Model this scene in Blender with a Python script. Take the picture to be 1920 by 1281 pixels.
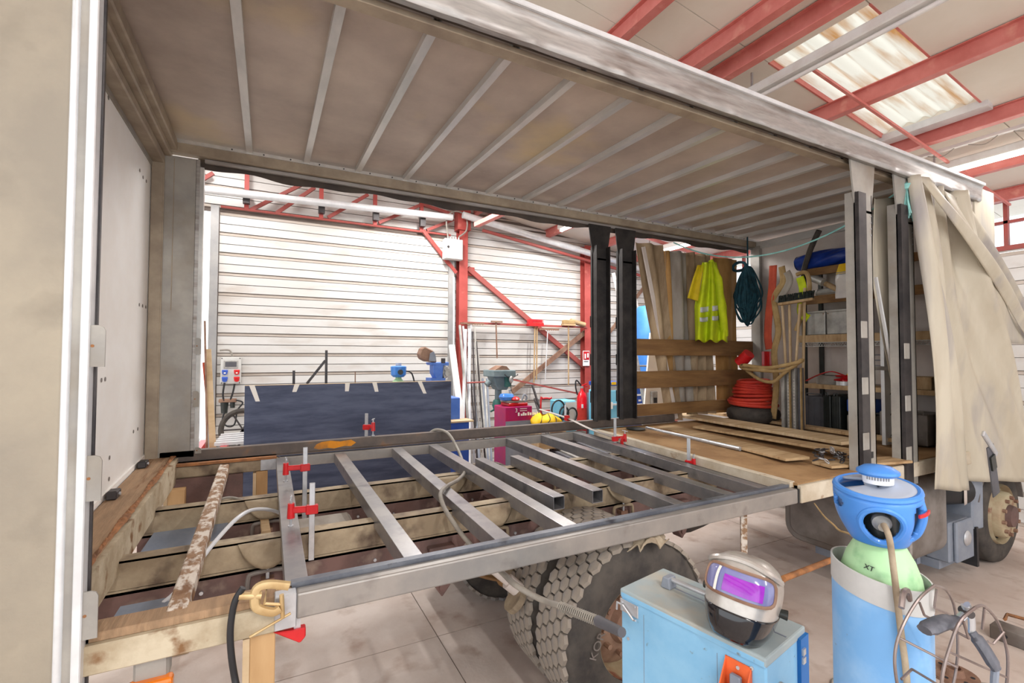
import bpy, bmesh, math, random
from mathutils import Vector, Matrix
random.seed(7)
for _o in list(bpy.data.objects): bpy.data.objects.remove(_o)
SC = bpy.context.scene
COL = SC.collection
V = Vector
PI = math.pi

# ------------------------------------------------------------------ camera
CAM_H = 2.07
FPX = 886.82
_y, _p, _r = 0.477736, 0.029621, 0.0026
CF = V((math.sin(_y)*math.cos(_p), math.cos(_y)*math.cos(_p), math.sin(_p)))
CR = V((math.cos(_y), -math.sin(_y), 0))
CU = CR.cross(CF)
CR, CU = CR*math.cos(_r)+CU*math.sin(_r), -CR*math.sin(_r)+CU*math.cos(_r)
cam = bpy.data.objects.new('camera', bpy.data.cameras.new('camera'))
COL.objects.link(cam)
cam.data.sensor_width = 36
cam.data.lens = FPX/1920*36
cam.data.clip_start = 0.05
mw = Matrix.Identity(4)
for i in range(3):
    mw[i][0], mw[i][1], mw[i][2] = CR[i], CU[i], -CF[i]
mw[2][3] = CAM_H
cam.matrix_world = mw
SC.camera = cam

# ------------------------------------------------------------------ world, light, exposure
w = bpy.data.worlds.new('sky'); SC.world = w; w.use_nodes = True
bg = w.node_tree.nodes['Background']
bg.inputs[0].default_value = (0.95, 0.975, 1.0, 1)
bg.inputs[1].default_value = 1.7
SC.view_settings.view_transform = 'Standard'
SC.view_settings.look = 'None'
SC.view_settings.gamma = 1
SC.view_settings.use_curve_mapping = False
SC.view_settings.exposure = 0.45

# ------------------------------------------------------------------ survey: a measured photo point on a known plane
def _ray(u, v): return CF + CR*((u-960)/FPX) - CU*((v-640.5)/FPX)
def _on(ax, val, u, v):
    d = _ray(u, v); o = V((0, 0, CAM_H)); return o + d*((val-o[ax])/d[ax])
def px(X, u, v): return _on(0, X, u, v)
def py(Y, u, v): return _on(1, Y, u, v)
def pz(Z, u, v): return _on(2, Z, u, v)

# ------------------------------------------------------------------ materials
def lin(c):
    return tuple(((x/255)/12.92 if x/255 <= .04045 else ((x/255+.055)/1.055)**2.4) for x in c)+(1,)
MT = {}
def mat(name, c1, c2=None, scale=4, rough=.6, metal=0, bump=0, bscale=None, lo=.38, hi=.62, c3=None, scale3=12, lo3=.6, hi3=.7,
        stretch=None, spec=.4, emit=None, estr=0, trans=0, coat=0, alpha=None):
    m = bpy.data.materials.new(name); m.use_nodes = True
    nt = m.node_tree; N = nt.nodes; L = nt.links
    b = N['Principled BSDF']
    b.inputs['Roughness'].default_value = rough
    b.inputs['Metallic'].default_value = metal
    b.inputs['Specular IOR Level'].default_value = spec
    b.inputs['Coat Weight'].default_value = coat
    b.inputs['Base Color'].default_value = lin(c1)
    if emit:
        b.inputs['Emission Color'].default_value = lin(emit); b.inputs['Emission Strength'].default_value = estr
    if trans: b.inputs['Transmission Weight'].default_value = trans
    if alpha is not None: b.inputs['Alpha'].default_value = alpha
    if c2 or bump:
        tc = N.new('ShaderNodeTexCoord'); mp = N.new('ShaderNodeMapping')
        L.new(tc.outputs['Object'], mp.inputs['Vector'])
        if stretch: mp.inputs['Scale'].default_value = stretch
    if c2:
        n = N.new('ShaderNodeTexNoise'); n.inputs['Scale'].default_value = scale; n.inputs['Detail'].default_value = 7; n.inputs['Roughness'].default_value = .62
        L.new(mp.outputs[0], n.inputs['Vector'])
        r = N.new('ShaderNodeValToRGB'); r.color_ramp.elements[0].position = lo; r.color_ramp.elements[1].position = hi
        r.color_ramp.elements[0].color = lin(c1); r.color_ramp.elements[1].color = lin(c2)
        L.new(n.outputs['Fac'], r.inputs[0]); out = r.outputs[0]
        if c3:
            n3 = N.new('ShaderNodeTexNoise'); n3.inputs['Scale'].default_value = scale3; n3.inputs['Detail'].default_value = 5
            L.new(mp.outputs[0], n3.inputs['Vector'])
            r3 = N.new('ShaderNodeValToRGB'); r3.color_ramp.elements[0].position = lo3; r3.color_ramp.elements[1].position = hi3
            r3.color_ramp.elements[0].color = (0, 0, 0, 1); r3.color_ramp.elements[1].color = (1, 1, 1, 1)
            L.new(n3.outputs['Fac'], r3.inputs[0])
            mx = N.new('ShaderNodeMixRGB'); L.new(r3.outputs[0], mx.inputs[0]); L.new(out, mx.inputs[1]); mx.inputs[2].default_value = lin(c3)
            out = mx.outputs[0]
        L.new(out, b.inputs['Base Color'])
    if bump:
        nb = N.new('ShaderNodeTexNoise'); nb.inputs['Scale'].default_value = bscale or scale*4; nb.inputs['Detail'].default_value = 6
        L.new(mp.outputs[0], nb.inputs['Vector'])
        bp = N.new('ShaderNodeBump'); bp.inputs['Strength'].default_value = bump; bp.inputs['Distance'].default_value = .01
        L.new(nb.outputs['Fac'], bp.inputs['Height']); L.new(bp.outputs[0], b.inputs['Normal'])
    MT[name] = m
    return m
mat('galv', (150, 147, 142), (172, 168, 160), 3, .5, .3, .05, 40, c3=(132, 120, 104), scale3=2.2, lo3=.5, hi3=.78)
mat('galv_sheet', (146, 138, 125), (168, 158, 140), 1.2, .55, .2, .12, 60, c3=(122, 114, 102), scale3=3, lo3=.55, hi3=.8)
mat('alu', (160, 157, 154), (180, 176, 172), 6, .38, .45, 0, stretch=(1, 8, 8), c3=(120, 108, 100), scale3=2.2, lo3=.5, hi3=.75)
mat('alu_white', (226, 228, 230), (210, 212, 214), 5, .4, .3)
mat('bow', (196, 196, 193), (214, 212, 208), 8, .3, .35, 0, stretch=(1, .3, 1))
mat('roofsheet', (154, 140, 130), (206, 192, 178), 1.1, .5, .12, .08, 30, c3=(218, 196, 140), scale3=.75, lo3=.6, hi3=.8, lo=.28, hi=.72)
mat('headbrown', (146, 132, 116), (172, 158, 138), 4, .55, .2)
mat('doorwhite', (244, 242, 238), (238, 234, 228), 3, .5)
mat('tube', (130, 129, 132), (152, 149, 148), 5, .32, .55, .02, 60, c3=(102, 101, 106), scale3=7, lo3=.58, hi3=.75)
mat('tubelight', (150, 146, 142), (164, 158, 152), 5, .42, .5, .02, 60, c3=(124, 118, 114), scale3=6, lo3=.6, hi3=.8)
mat('darksteel', (58, 56, 58), (80, 76, 76), 5, .42, .5)
mat('bluesteel', (96, 100, 110), (120, 124, 132), 6, .4, .4, c3=(70, 70, 76), scale3=9, lo3=.6, hi3=.7)
mat('rustorange', (226, 146, 34), (150, 104, 62), 7, .7, lo=.4, hi=.62, stretch=(1, 1, .6))
mat('browndark', (92, 84, 80), (112, 100, 92), 5, .45, .35, 0, c3=(140, 104, 72), scale3=5, lo3=.62, hi3=.74)
mat('blackpost', (44, 42, 42), (64, 60, 58), 6, .5, .3)
mat('rust', (166, 112, 70), (120, 84, 58), 9, .85, 0, .5, 30)
mat('rustwood', (144, 118, 92), (166, 136, 106), 9, .85, 0, .4, 30, stretch=(4, .5, 1), c3=(118, 82, 54), scale3=5)
mat('oldpaint', (196, 184, 160), (166, 150, 124), 6, .7, 0, .3, 25, c3=(126, 92, 60), scale3=9, lo3=.58, hi3=.68)
mat('cream', (178, 162, 136), (138, 122, 100), 4, .7, 0, .3, 25, c3=(92, 76, 64), scale3=6, lo3=.52, hi3=.7, lo=.35, hi=.6)
mat('chassis', (118, 90, 84), (94, 74, 70), 4, .7, 0, .2, 20, c3=(140, 120, 108), scale3=8, lo3=.6, hi3=.75)
mat('peel', (206, 196, 184), (140, 108, 80), 22, .7, 0, .6, 40, lo=.44, hi=.54, stretch=(1, .6, 1), c3=(118, 84, 56), scale3=14, lo3=.6, hi3=.7)
mat('redsteel', (218, 134, 126), (204, 116, 108), 4, .5, c3=(226, 158, 142), scale3=7, lo3=.6, hi3=.75)
mat('redsteel_dk', (164, 78, 72), (148, 78, 72), 5, .6)
mat('redcolumn', (176, 78, 72), (160, 66, 60), 4, .55, c3=(188, 104, 92), scale3=7, lo3=.6, hi3=.75)
mat('clad', (210, 209, 206), (203, 200, 195), 1.5, .55, 0, 0, c3=(184, 174, 164), scale3=2.5, lo3=.55, hi3=.8, stretch=(.6, 1, 2))
mat('cladband', (196, 186, 176), (180, 168, 156), 2, .6)
mat('joint', (120, 108, 100), None, rough=.8)
mat('ceil', (240, 235, 224), (232, 226, 213), 1.2, .7)
mat('concrete', (188, 171, 160), (206, 193, 184), 1.4, .8, 0, .12, 40, c3=(152, 126, 110), scale3=4, lo3=.55, hi3=.8)
mat('slit', (150, 150, 150), (168, 166, 164), 3, .5, .2)
mat('navy', (58, 66, 90), (84, 92, 116), 5, .55, 0, .03, stretch=(.4, 1, 2.5), c3=(44, 50, 72), scale3=3)
mat('tape', (236, 232, 224), None, rough=.7)
mat('plywood', (196, 160, 116), (176, 138, 94), 4, .8, stretch=(1, 1, .2))
mat('wood', (190, 162, 124), (166, 136, 98), 5, .8, 0, .15, 30, stretch=(.5, 4, 1), c3=(128, 98, 66), scale3=5, lo3=.6, hi3=.8)
mat('woodlight', (206, 182, 148), (184, 156, 118), 4, .8, 0, .1, 30, stretch=(.4, 4, 1))
mat('deckwood', (168, 134, 94), (140, 106, 70), 2.5, .85, 0, .25, 25, c3=(104, 76, 50), scale3=4, lo3=.58, hi3=.78)
mat('deckedge', (206, 196, 178), (182, 168, 146), 5, .75, 0, .2, 20, c3=(140, 104, 70), scale3=8, lo3=.62, hi3=.72)
mat('sideboard', (140, 106, 66), (116, 84, 52), 4, .8, 0, .1, 30, stretch=(.4, 1, 3), c3=(86, 62, 42), scale3=3, lo3=.6, hi3=.8)
mat('bulk', (216, 206, 198), (200, 188, 180), 2, .6)
mat('rubber', (58, 54, 52), (82, 76, 70), 6, .85, 0, .2, 30)
mat('tread', (150, 139, 126), (122, 116, 112), 5, .9, 0, .3, 40, c3=(112, 114, 122), scale3=2, lo3=.5, hi3=.7)
mat('tyregroove', (40, 36, 34), None, rough=.9)
mat('rim', (184, 172, 142), (160, 138, 110), 5, .6, c3=(130, 80, 60), scale3=6)
mat('rimdark', (150, 120, 100), (120, 88, 72), 6, .7)
mat('greytank', (138, 131, 126), (116, 109, 104), 3, .5, .15, c3=(96, 86, 78), scale3=3, lo3=.5, hi3=.75)
mat('black', (32, 32, 34), (46, 46, 48), 5, .5)
mat('blackgloss', (22, 23, 28), None, rough=.12, coat=.6)
mat('bluegrey', (120, 128, 142), (140, 146, 156), 4, .5)
mat('redpaint', (206, 30, 36), (184, 22, 28), 6, .4, coat=.3)
mat('zinc', (206, 208, 212), (184, 186, 190), 10, .35, .6)
mat('brass', (204, 178, 132), (184, 154, 108), 10, .4, .4)
mat('cablegrey', (150, 144, 134), (130, 124, 116), 10, .5)
mat('cableblack', (38, 38, 40), None, rough=.5)
mat('cablewhite', (210, 212, 216), None, rough=.4)
mat('weldblue', (122, 178, 216), (142, 192, 224), 4, .42, 0, .02, c3=(116, 134, 146), scale3=30, lo3=.68, hi3=.74)
mat('weldtop', (168, 178, 178), (150, 166, 172), 3, .5, c3=(180, 170, 152), scale3=4, lo3=.5, hi3=.7)
mat('weldblue_dk', (24, 104, 176), None, rough=.45)
mat('cylblue', (112, 166, 218), (164, 200, 232), 2.2, .5, 0, .05, 30, c3=(122, 108, 98), scale3=26, lo3=.69, hi3=.73)
mat('cylband', (190, 190, 188), (174, 174, 174), 6, .6)
mat('green', (150, 200, 142), (172, 212, 164), 2.5, .42, c3=(140, 186, 138), scale3=18, lo3=.55, hi3=.7)
mat('guardblue', (58, 124, 206), (74, 138, 214), 4, .36, coat=.2)
mat('guardgrey', (156, 166, 182), (172, 176, 186), 5, .5)
mat('label', (236, 238, 244), None, rough=.5)
mat('silver', (206, 202, 196), (178, 172, 166), 5, .3, .45, c3=(150, 120, 100), scale3=5, lo3=.68, hi3=.8)
mat('lensgrey', (120, 122, 170), (138, 140, 186), 3, .15, 0, coat=.6)
mat('lenspurple', (160, 50, 190), (130, 30, 168), 6, .12, coat=.8)
mat('orange', (232, 106, 56), (216, 92, 46), 6, .45)
mat('wire', (150, 138, 134), (120, 106, 102), 10, .4, .6)
mat('grip', (70, 72, 80), (104, 104, 112), 20, .6, stretch=(1, 1, .2))
mat('hivis', (206, 222, 24), (176, 194, 18), 5, .7, 0, .3, 18)
mat('hivis2', (222, 196, 30), (200, 170, 24), 5, .7)
mat('reflect', (196, 198, 204), None, rough=.4)
mat('ropeteal', (30, 78, 92), (18, 52, 64), 12, .8)
mat('ropemint', (150, 206, 200), (120, 180, 176), 14, .7)
mat('tarp_brown', (172, 150, 120), (134, 112, 86), 3, .8, 0, .1, stretch=(3, 1, .6), c3=(98, 78, 60), scale3=4, lo3=.6, hi3=.75)
mat('tarp_ochre', (176, 136, 82), (150, 112, 64), 3, .8, stretch=(3, 1, .6))
mat('tarp_grey', (156, 148, 138), (134, 124, 112), 3, .6, stretch=(3, 1, .6))
mat('curtain', (196, 188, 170), (182, 172, 153), 1.5, .5, 0, .08, 10, c3=(156, 150, 147), scale3=1.6, lo3=.52, hi3=.72, stretch=(2.5, 2.5, .5))
mat('flap', (66, 58, 54), (84, 74, 66), 4, .7)
mat('strapred', (196, 84, 58), (172, 70, 50), 6, .8)
mat('straptan', (180, 152, 106), (156, 128, 84), 8, .85)
mat('hosered', (208, 66, 48), (186, 50, 40), 5, .55)
mat('bluetarp', (30, 66, 160), (22, 50, 130), 6, .3, 0, .5, 10)
mat('plasticwhite', (226, 222, 216), (210, 206, 204), 5, .3, 0, .4, 12)
mat('yellow', (240, 200, 24), (226, 180, 14), 6, .6, 0, .3, 12)
mat('tin', (186, 184, 178), (150, 148, 144), 6, .45, .4)
mat('case_grey', (92, 92, 98), (80, 80, 84), 5, .6)
mat('case_black', (34, 38, 36), (48, 52, 50), 8, .35)
mat('deepblue', (34, 72, 160), (40, 84, 176), 5, .5)
mat('tankblue', (62, 130, 214), (80, 146, 222), 3, .4)
mat('machblue', (68, 110, 196), (88, 128, 206), 4, .45)
mat('machgrey', (98, 116, 120), (120, 134, 136), 5, .5)
mat('teal', (54, 104, 96), (70, 120, 110), 5, .55)
mat('boxgrey', (206, 206, 202), (196, 196, 192), 4, .5)
mat('cee_blue', (60, 96, 190), None, rough=.4)
mat('cee_red', (210, 40, 44), None, rough=.4)
mat('exting', (222, 20, 34), (206, 14, 28), 5, .25, coat=.4)
mat('magenta', (176, 28, 84), (150, 24, 96), 3, .4)
mat('lightblue', (112, 190, 220), (128, 200, 226), 4, .5)
mat('signwhite', (240, 240, 238), None, rough=.5)
mat('amber', (232, 130, 36), (216, 112, 26), 6, .25, coat=.4)
mat('rag', (176, 162, 140), (140, 124, 104), 9, .9, 0, .5, 20)
mat('bristle', (36, 42, 40), (50, 56, 52), 40, .95)
mat('ink', (40, 40, 44), None, rough=.7)
mat('inkgrey', (150, 150, 152), None, rough=.7)
mat('paper', (238, 236, 230), None, rough=.8)
mat('lamptube', (255, 255, 255), None, emit=(255, 252, 246), estr=9)
mat('lampbody', (214, 212, 208), (204, 198, 192), 6, .45)
# translucent roof-light sheet, stained along the corrugation
def skymat():
    m = bpy.data.materials.new('skylight_sheet'); m.use_nodes = True; nt = m.node_tree; N = nt.nodes; L = nt.links
    N.remove(N['Principled BSDF'])
    tc = N.new('ShaderNodeTexCoord'); mp = N.new('ShaderNodeMapping'); mp.inputs['Scale'].default_value = (.5, 5, 1)
    L.new(tc.outputs['Object'], mp.inputs[0])
    n = N.new('ShaderNodeTexNoise'); n.inputs['Scale'].default_value = 2.2; n.inputs['Detail'].default_value = 8; L.new(mp.outputs[0], n.inputs[0])
    r = N.new('ShaderNodeValToRGB'); r.color_ramp.elements[0].position = .46; r.color_ramp.elements[1].position = .7
    r.color_ramp.elements[0].color = lin((196, 192, 180)); r.color_ramp.elements[1].color = lin((158, 116, 72)); L.new(n.outputs[0], r.inputs[0])
    t = N.new('ShaderNodeBsdfTranslucent'); L.new(r.outputs[0], t.inputs[0])
    d = N.new('ShaderNodeBsdfDiffuse'); L.new(r.outputs[0], d.inputs[0])
    mx = N.new('ShaderNodeMixShader'); mx.inputs[0].default_value = .8
    L.new(d.outputs[0], mx.inputs[1]); L.new(t.outputs[0], mx.inputs[2]); L.new(mx.outputs[0], N['Material Output'].inputs[0])
    MT['skylight'] = m
skymat()
def glassmat():
    m = bpy.data.materials.new('window_glass'); m.use_nodes = True; nt = m.node_tree; N = nt.nodes; L = nt.links
    N.remove(N['Principled BSDF'])
    t = N.new('ShaderNodeBsdfTransparent'); t.inputs[0].default_value = (.93, .96, .97, 1)
    g = N.new('ShaderNodeBsdfGlossy'); g.inputs['Roughness'].default_value = .05
    mx = N.new('ShaderNodeMixShader'); mx.inputs[0].default_value = .07
    L.new(t.outputs[0], mx.inputs[1]); L.new(g.outputs[0], mx.inputs[2]); L.new(mx.outputs[0], N['Material Output'].inputs[0])
    MT['glass'] = m
glassmat()

# ------------------------------------------------------------------ mesh builder
def frame(d, up=V((0, 0, 1))):
    d = V(d).normalized()
    if abs(d.dot(up)) > .98: up = V((0, 1, 0)) if abs(d.y) < .9 else V((1, 0, 0))
    s = d.cross(up).normalized(); u = s.cross(d).normalized()
    return d, s, u
class MB:
    def __init__(s): s.v = []; s.f = []
    def add(s, vs, fs):
        k = len(s.v); s.v += [V(a) for a in vs]; s.f += [tuple(i+k for i in q) for q in fs]; return s
    def hexa(s, P):   # 8 corners: bottom 4 (ccw) top 4
        return s.add(P, [(3, 2, 1, 0), (4, 5, 6, 7), (0, 1, 5, 4), (1, 2, 6, 5), (2, 3, 7, 6), (3, 0, 4, 7)])
    def box(s, x0, x1, y0, y1, z0, z1):
        x0, x1 = min(x0, x1), max(x0, x1); y0, y1 = min(y0, y1), max(y0, y1); z0, z1 = min(z0, z1), max(z0, z1)
        return s.hexa([(x0, y0, z0), (x1, y0, z0), (x1, y1, z0), (x0, y1, z0), (x0, y0, z1), (x1, y0, z1), (x1, y1, z1), (x0, y1, z1)])
    def beam(s, p, q, wd, h, up=V((0, 0, 1))):
        p, q = V(p), V(q); d, a, u = frame(q-p, V(up)); a = a*wd/2; u = u*h/2
        return s.hexa([p-a-u, p+a-u, q+a-u, q-a-u, p-a+u, p+a+u, q+a+u, q-a+u])
    def hollow(s, p, q, wd, h, t=.004, up=V((0, 0, 1))):
        p, q = V(p), V(q); d, a, u = frame(q-p, V(up))
        def ring(c, w2, h2): return [c-a*w2-u*h2, c+a*w2-u*h2, c+a*w2+u*h2, c-a*w2+u*h2]
        o = ring(p, wd/2, h/2)+ring(q, wd/2, h/2)+ring(p, wd/2-t, h/2-t)+ring(q, wd/2-t, h/2-t)
        f = []
        for i in range(4):
            j = (i+1) % 4
            f += [(i, j, 4+j, 4+i), (8+j, 8+i, 12+i, 12+j), (j, i, 8+i, 8+j), (4+i, 4+j, 12+j, 12+i)]
        return s.add(o, f)
    def cyl(s, p, q, r0, r1=None, n=16, caps=True):
        r1 = r0 if r1 is None else r1; p, q = V(p), V(q); d, a, u = frame(q-p)
        vs = [c+(a*math.cos(2*PI*i/n)+u*math.sin(2*PI*i/n))*r for c, r in ((p, r0), (q, r1)) for i in range(n)]
        fs = [(i, (i+1) % n, n+(i+1) % n, n+i) for i in range(n)]
        if caps: fs += [tuple(range(n))[::-1], tuple(range(n, 2*n))]
        return s.add(vs, fs)
    def tube(s, pts, r, n=8, closed=False, flat=None):
        P = [V(a) for a in pts]; m = len(P); u = None; vs = []
        for i in range(m):
            t = (P[(i+1) % m]-P[i-1]) if closed else (P[min(i+1, m-1)]-P[max(i-1, 0)])
            t.normalize()
            if u is None: _, a0, u = frame(t)
            u = (u-t*u.dot(t)).normalized(); a = t.cross(u)
            rr = r[i] if isinstance(r, (list, tuple)) else r
            k = flat if flat else 1
            vs += [P[i]+(a*math.cos(2*PI*j/n)+u*k*math.sin(2*PI*j/n))*rr for j in range(n)]
        fs = []
        for i in range(m if closed else m-1):
            b = ((i+1) % m)*n
            fs += [(i*n+j, i*n+(j+1) % n, b+(j+1) % n, b+j) for j in range(n)]
        if not closed: fs += [tuple(range(n))[::-1], tuple(range((m-1)*n, m*n))]
        return s.add(vs, fs)
    def lathe(s, prof, n=24, o=(0, 0, 0), ax=(0, 0, 1), cap0=True, cap1=True):
        d, a, u = frame(ax); o = V(o); m = len(prof)
        vs = [o+d*z+(a*math.cos(2*PI*i/n)+u*math.sin(2*PI*i/n))*r for r, z in prof for i in range(n)]
        fs = [(k*n+i, k*n+(i+1) % n, (k+1)*n+(i+1) % n, (k+1)*n+i) for k in range(m-1) for i in range(n)]
        if cap0: fs.append(tuple(range(n))[::-1])
        if cap1: fs.append(tuple(range((m-1)*n, m*n)))
        return s.add(vs, fs)
    def prism(s, pts, ext):
        P = [V(a) for a in pts]; e = V(ext); n = len(P)
        return s.add(P+[a+e for a in P], [tuple(range(n))[::-1], tuple(range(n, 2*n))]+[(i, (i+1) % n, n+(i+1) % n, n+i) for i in range(n)])
    def grid(s, fn, nu, nv, keep=None):
        vs = [fn(i/nu, j/nv) for j in range(nv+1) for i in range(nu+1)]; k = nu+1
        return s.add(vs, [(j*k+i, j*k+i+1, (j+1)*k+i+1, (j+1)*k+i) for j in range(nv) for i in range(nu) if keep is None or keep((i+.5)/nu, (j+.5)/nv)])
    def mesh(s, name):
        me = bpy.data.meshes.new(name); me.from_pydata([tuple(a) for a in s.v], [], s.f); me.update()
        bm = bmesh.new(); bm.from_mesh(me); bmesh.ops.recalc_face_normals(bm, faces=bm.faces); bm.to_mesh(me); bm.free()
        return me
    def build(s, name, m, parent=None, bevel=0, smooth=False, solid=0, subd=0, seg=1, label=None, xf=None):
        me = s.mesh(name); me.materials.append(MT[m])
        return place(me, name, parent, bevel, smooth, solid, subd, seg, label, xf)
def place(me, name, parent=None, bevel=0, smooth=False, solid=0, subd=0, seg=1, label=None, xf=None):
    if smooth:
        for p in me.polygons: p.use_smooth = True
        if smooth is True and hasattr(me, 'set_sharp_from_angle'): me.set_sharp_from_angle(angle=math.radians(42))
    o = bpy.data.objects.new(name, me); COL.objects.link(o)
    if parent is not None:
        o.parent = parent
        if parent.get('_w'): o.matrix_parent_inverse = Matrix.Translation(-parent.location)
    if xf is not None: o.matrix_basis = xf
    if solid:
        md = o.modifiers.new('solid', 'SOLIDIFY'); md.thickness = solid; md.offset = 0
    if subd:
        md = o.modifiers.new('sub', 'SUBSURF'); md.levels = subd; md.render_levels = subd
    if bevel:
        md = o.modifiers.new('bevel', 'BEVEL'); md.width = bevel; md.segments = seg; md.limit_method = 'ANGLE'; md.angle_limit = math.radians(40)
    if label: o['label'] = label
    return o
def tag(o, label, cat, group=None):
    o['label'] = label; o['category'] = cat
    if group: o['group'] = group
    return o
def thing(name, label, cat, loc=(0, 0, 0), group=None, rotz=None, world=True, mtx=None):
    o = bpy.data.objects.new(name, None); COL.objects.link(o); o.empty_display_size = .1
    o.location = loc; tag(o, label, cat, group)
    if mtx is not None: o.matrix_world = mtx
    elif rotz is not None: o.rotation_euler = (0, 0, rotz)
    elif world: o['_w'] = 1
    return o
def struct(o): o['kind'] = 'structure'; return o
def text(body, size, m, parent, mtx, name='lettering', ext=.0006, align='CENTER'):
    cu = bpy.data.curves.new(name, 'FONT'); cu.body = body; cu.size = size; cu.extrude = ext; cu.align_x = align; cu.align_y = 'CENTER'
    t = bpy.data.objects.new(name, cu); COL.objects.link(t)
    dg = bpy.context.evaluated_depsgraph_get(); me = bpy.data.meshes.new_from_object(t.evaluated_get(dg))
    bpy.data.objects.remove(t); me.materials.clear(); me.materials.append(MT[m]); me.transform(mtx)
    return place(me, name, parent)
def basis(o, xv, yv):
    xv = V(xv).normalized(); zv = xv.cross(V(yv)).normalized(); yv = zv.cross(xv)
    m = Matrix.Identity(4)
    for i in range(3): m[i][0], m[i][1], m[i][2], m[i][3] = xv[i], yv[i], zv[i], o[i]
    return m
def spline(pts, k=8, closed=False):
    P = [V(a) for a in pts]; n = len(P); out = []
    for i in range(n if closed else n-1):
        g = (lambda j: P[j % n]) if closed else (lambda j: P[max(0, min(n-1, j))])
        a, b, c, d = g(i-1), g(i), g(i+1), g(i+2)
        for s in range(k):
            t = s/k
            out.append(.5*((2*b)+(c-a)*t+(2*a-5*b+4*c-d)*t*t+(3*b-a-3*c+d)*t*t*t))
    if not closed: out.append(P[-1])
    return out
def B(*a): return MB().box(*a)

# ================================================================== THE HALL
def roofz(x): return 5.25-.14*x
WY = 8.0      # back wall plane
XR = 8.2      # right wall plane
floor = struct(B(-7, 9, -7, 14, -.3, -.006).build('floor', 'joint'))
for i, (a, b) in enumerate(((-7, -1.6), (-1.6, 1.15), (1.15, 2.95), (2.95, 5.2), (5.2, 9))):
    for j, (c, d) in enumerate(((-7, -.9), (-.9, 3.4), (3.4, 5.6), (5.6, 9.3), (9.3, 14))):
        B(a+.004, b-.004, c+.004, d-.004, -.05, 0).build('slab', 'concrete', floor)
# ceiling of long panels, the roof light, purlins
def slope_box(x0, x1, y0, y1, t0, t1):
    P = [(x0, y0, roofz(x0)+t0), (x1, y0, roofz(x1)+t0), (x1, y1, roofz(x1)+t0), (x0, y1, roofz(x0)+t0)]
    return MB().hexa(P+[(a, b, c-t0+t1) for a, b, c in P])
SKX0, SKX1, SKY0, SKY1 = 3.95, 5.86, 1.84, 2.64
ceiling = struct(slope_box(-7, 9, SKY1+.004, SKY1+.45, 0, .08).build('ceiling', 'ceil'))
yy = SKY1+.45
while yy < WY+.3:
    slope_box(-7, 9, yy+.005, min(yy+.86, WY+.4), 0, .08).build('ceiling_panel', 'ceil', ceiling); yy += .86
yy = SKY0
while yy > -7:
    slope_box(-7, 9, yy-.86, yy-.005, 0, .08).build('ceiling_panel', 'ceil', ceiling); yy -= .86
slope_box(-7, SKX0, SKY0+.004, SKY1-.004, 0, .08).build('ceiling_panel', 'ceil', ceiling)
slope_box(SKX1, 9, SKY0+.004, SKY1-.004, 0, .08).build('ceiling_panel', 'ceil', ceiling)
def corr(u, v):
    x = SKX0+(SKX1-SKX0)*v; y = SKY0+(SKY1-SKY0)*u
    return (x, y, roofz(x)+.05+.018*math.sin(u*2*PI*6))
win0 = struct(MB().grid(corr, 72, 1).build('window_1', 'skylight', smooth=2))
for a, b in ((SKY0-.008, SKY0+.008), (SKY1-.008, SKY1+.008)):
    slope_box(SKX0, SKX1, a, b, -.006, .07).build('roof_light_edge', 'redsteel', win0)
slope_box(SKX1-.02, SKX1+.09, SKY0-.05, SKY1+.05, -.05, .02).build('roof_light_flashing', 'alu_white', win0)
for xp, hh in ((-5.4, .15), (-3.8, .15), (-2.2, .15), (-.6, .15), (.95, .15), (2.62, .15), (3.34, .15), (3.66, .15), (4.9, .15), (6.03, .14), (7.05, .15), (8.0, .14)):
    z = roofz(xp)
    m = MB(); m.box(xp-.005, xp+.005, -7, WY, z-hh, z); m.box(xp-.042, xp+.042, -7, WY, z-hh-.008, z-hh); m.box(xp-.042, xp+.042, -7, WY, z-.012, z-.004)
    m.build('purlin', 'redsteel', ceiling)
for yt in (2.33,):
    MB().beam((3.9, yt, roofz(3.9)-.175), (8.1, yt-.02, roofz(8.1)-.175), .024, .024).build('tie_bar', 'redsteel', ceiling)
MB().beam((-3, 6.4, roofz(-3)-.2), (8, 6.4, roofz(8)-.2), .05, .05).build('tie_bar', 'redsteel', ceiling)
# ---- cladding planks
def planks(parent, x0, x1, y, z0, z1, name, zf=None, thick=.03):
    z = z0; k = 0
    while z < z1-.02:
        h = (.045, .122, .123)[k % 3]; zt = min(z+h, z1)
        d = .014 if k % 3 == 0 else 0
        if zf is None or zt <= min(zf(x0), zf(x1)):
            B(x0, x1, y+d, y+thick+d, z+.005, zt-.005).build(name, 'cladband' if k % 3 == 0 else 'clad', parent)
        else:
            za, zb = min(zt, zf(x0)), min(zt, zf(x1))
            if za > z+.005 or zb > z+.005:
                za, zb = max(za, z+.004), max(zb, z+.004)
                MB().hexa([(x0, y+d, z+.003), (x1, y+d, z+.003), (x1, y+thick+d, z+.003), (x0, y+thick+d, z+.003),
                           (x0, y+d, za), (x1, y+d, zb), (x1, y+thick+d, zb), (x0, y+thick+d, za)]).build(name, 'cladband' if k % 3 == 0 else 'clad', parent)
        z += h; k += 1
wall_back = struct(B(2.9, 8.2, WY+.04, WY+.1, 0, 5.3).build('wall_back', 'joint'))
B(-7, -.93, WY+.04, WY+.1, 0, 6.2).build('wall_lining', 'joint', wall_back)
B(-.93, 2.9, WY+.04, WY+.1, 4.16, 6).build('wall_lining', 'joint', wall_back)
planks(wall_back, 2.86, 5.6, WY, 0, 5.2, 'plank', roofz)
planks(wall_back, 5.6, 8.2, WY, 0, 5.2, 'plank', roofz)
planks(wall_back, -.95, 2.86, WY, 4.205, 5.5, 'plank', roofz)
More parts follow.
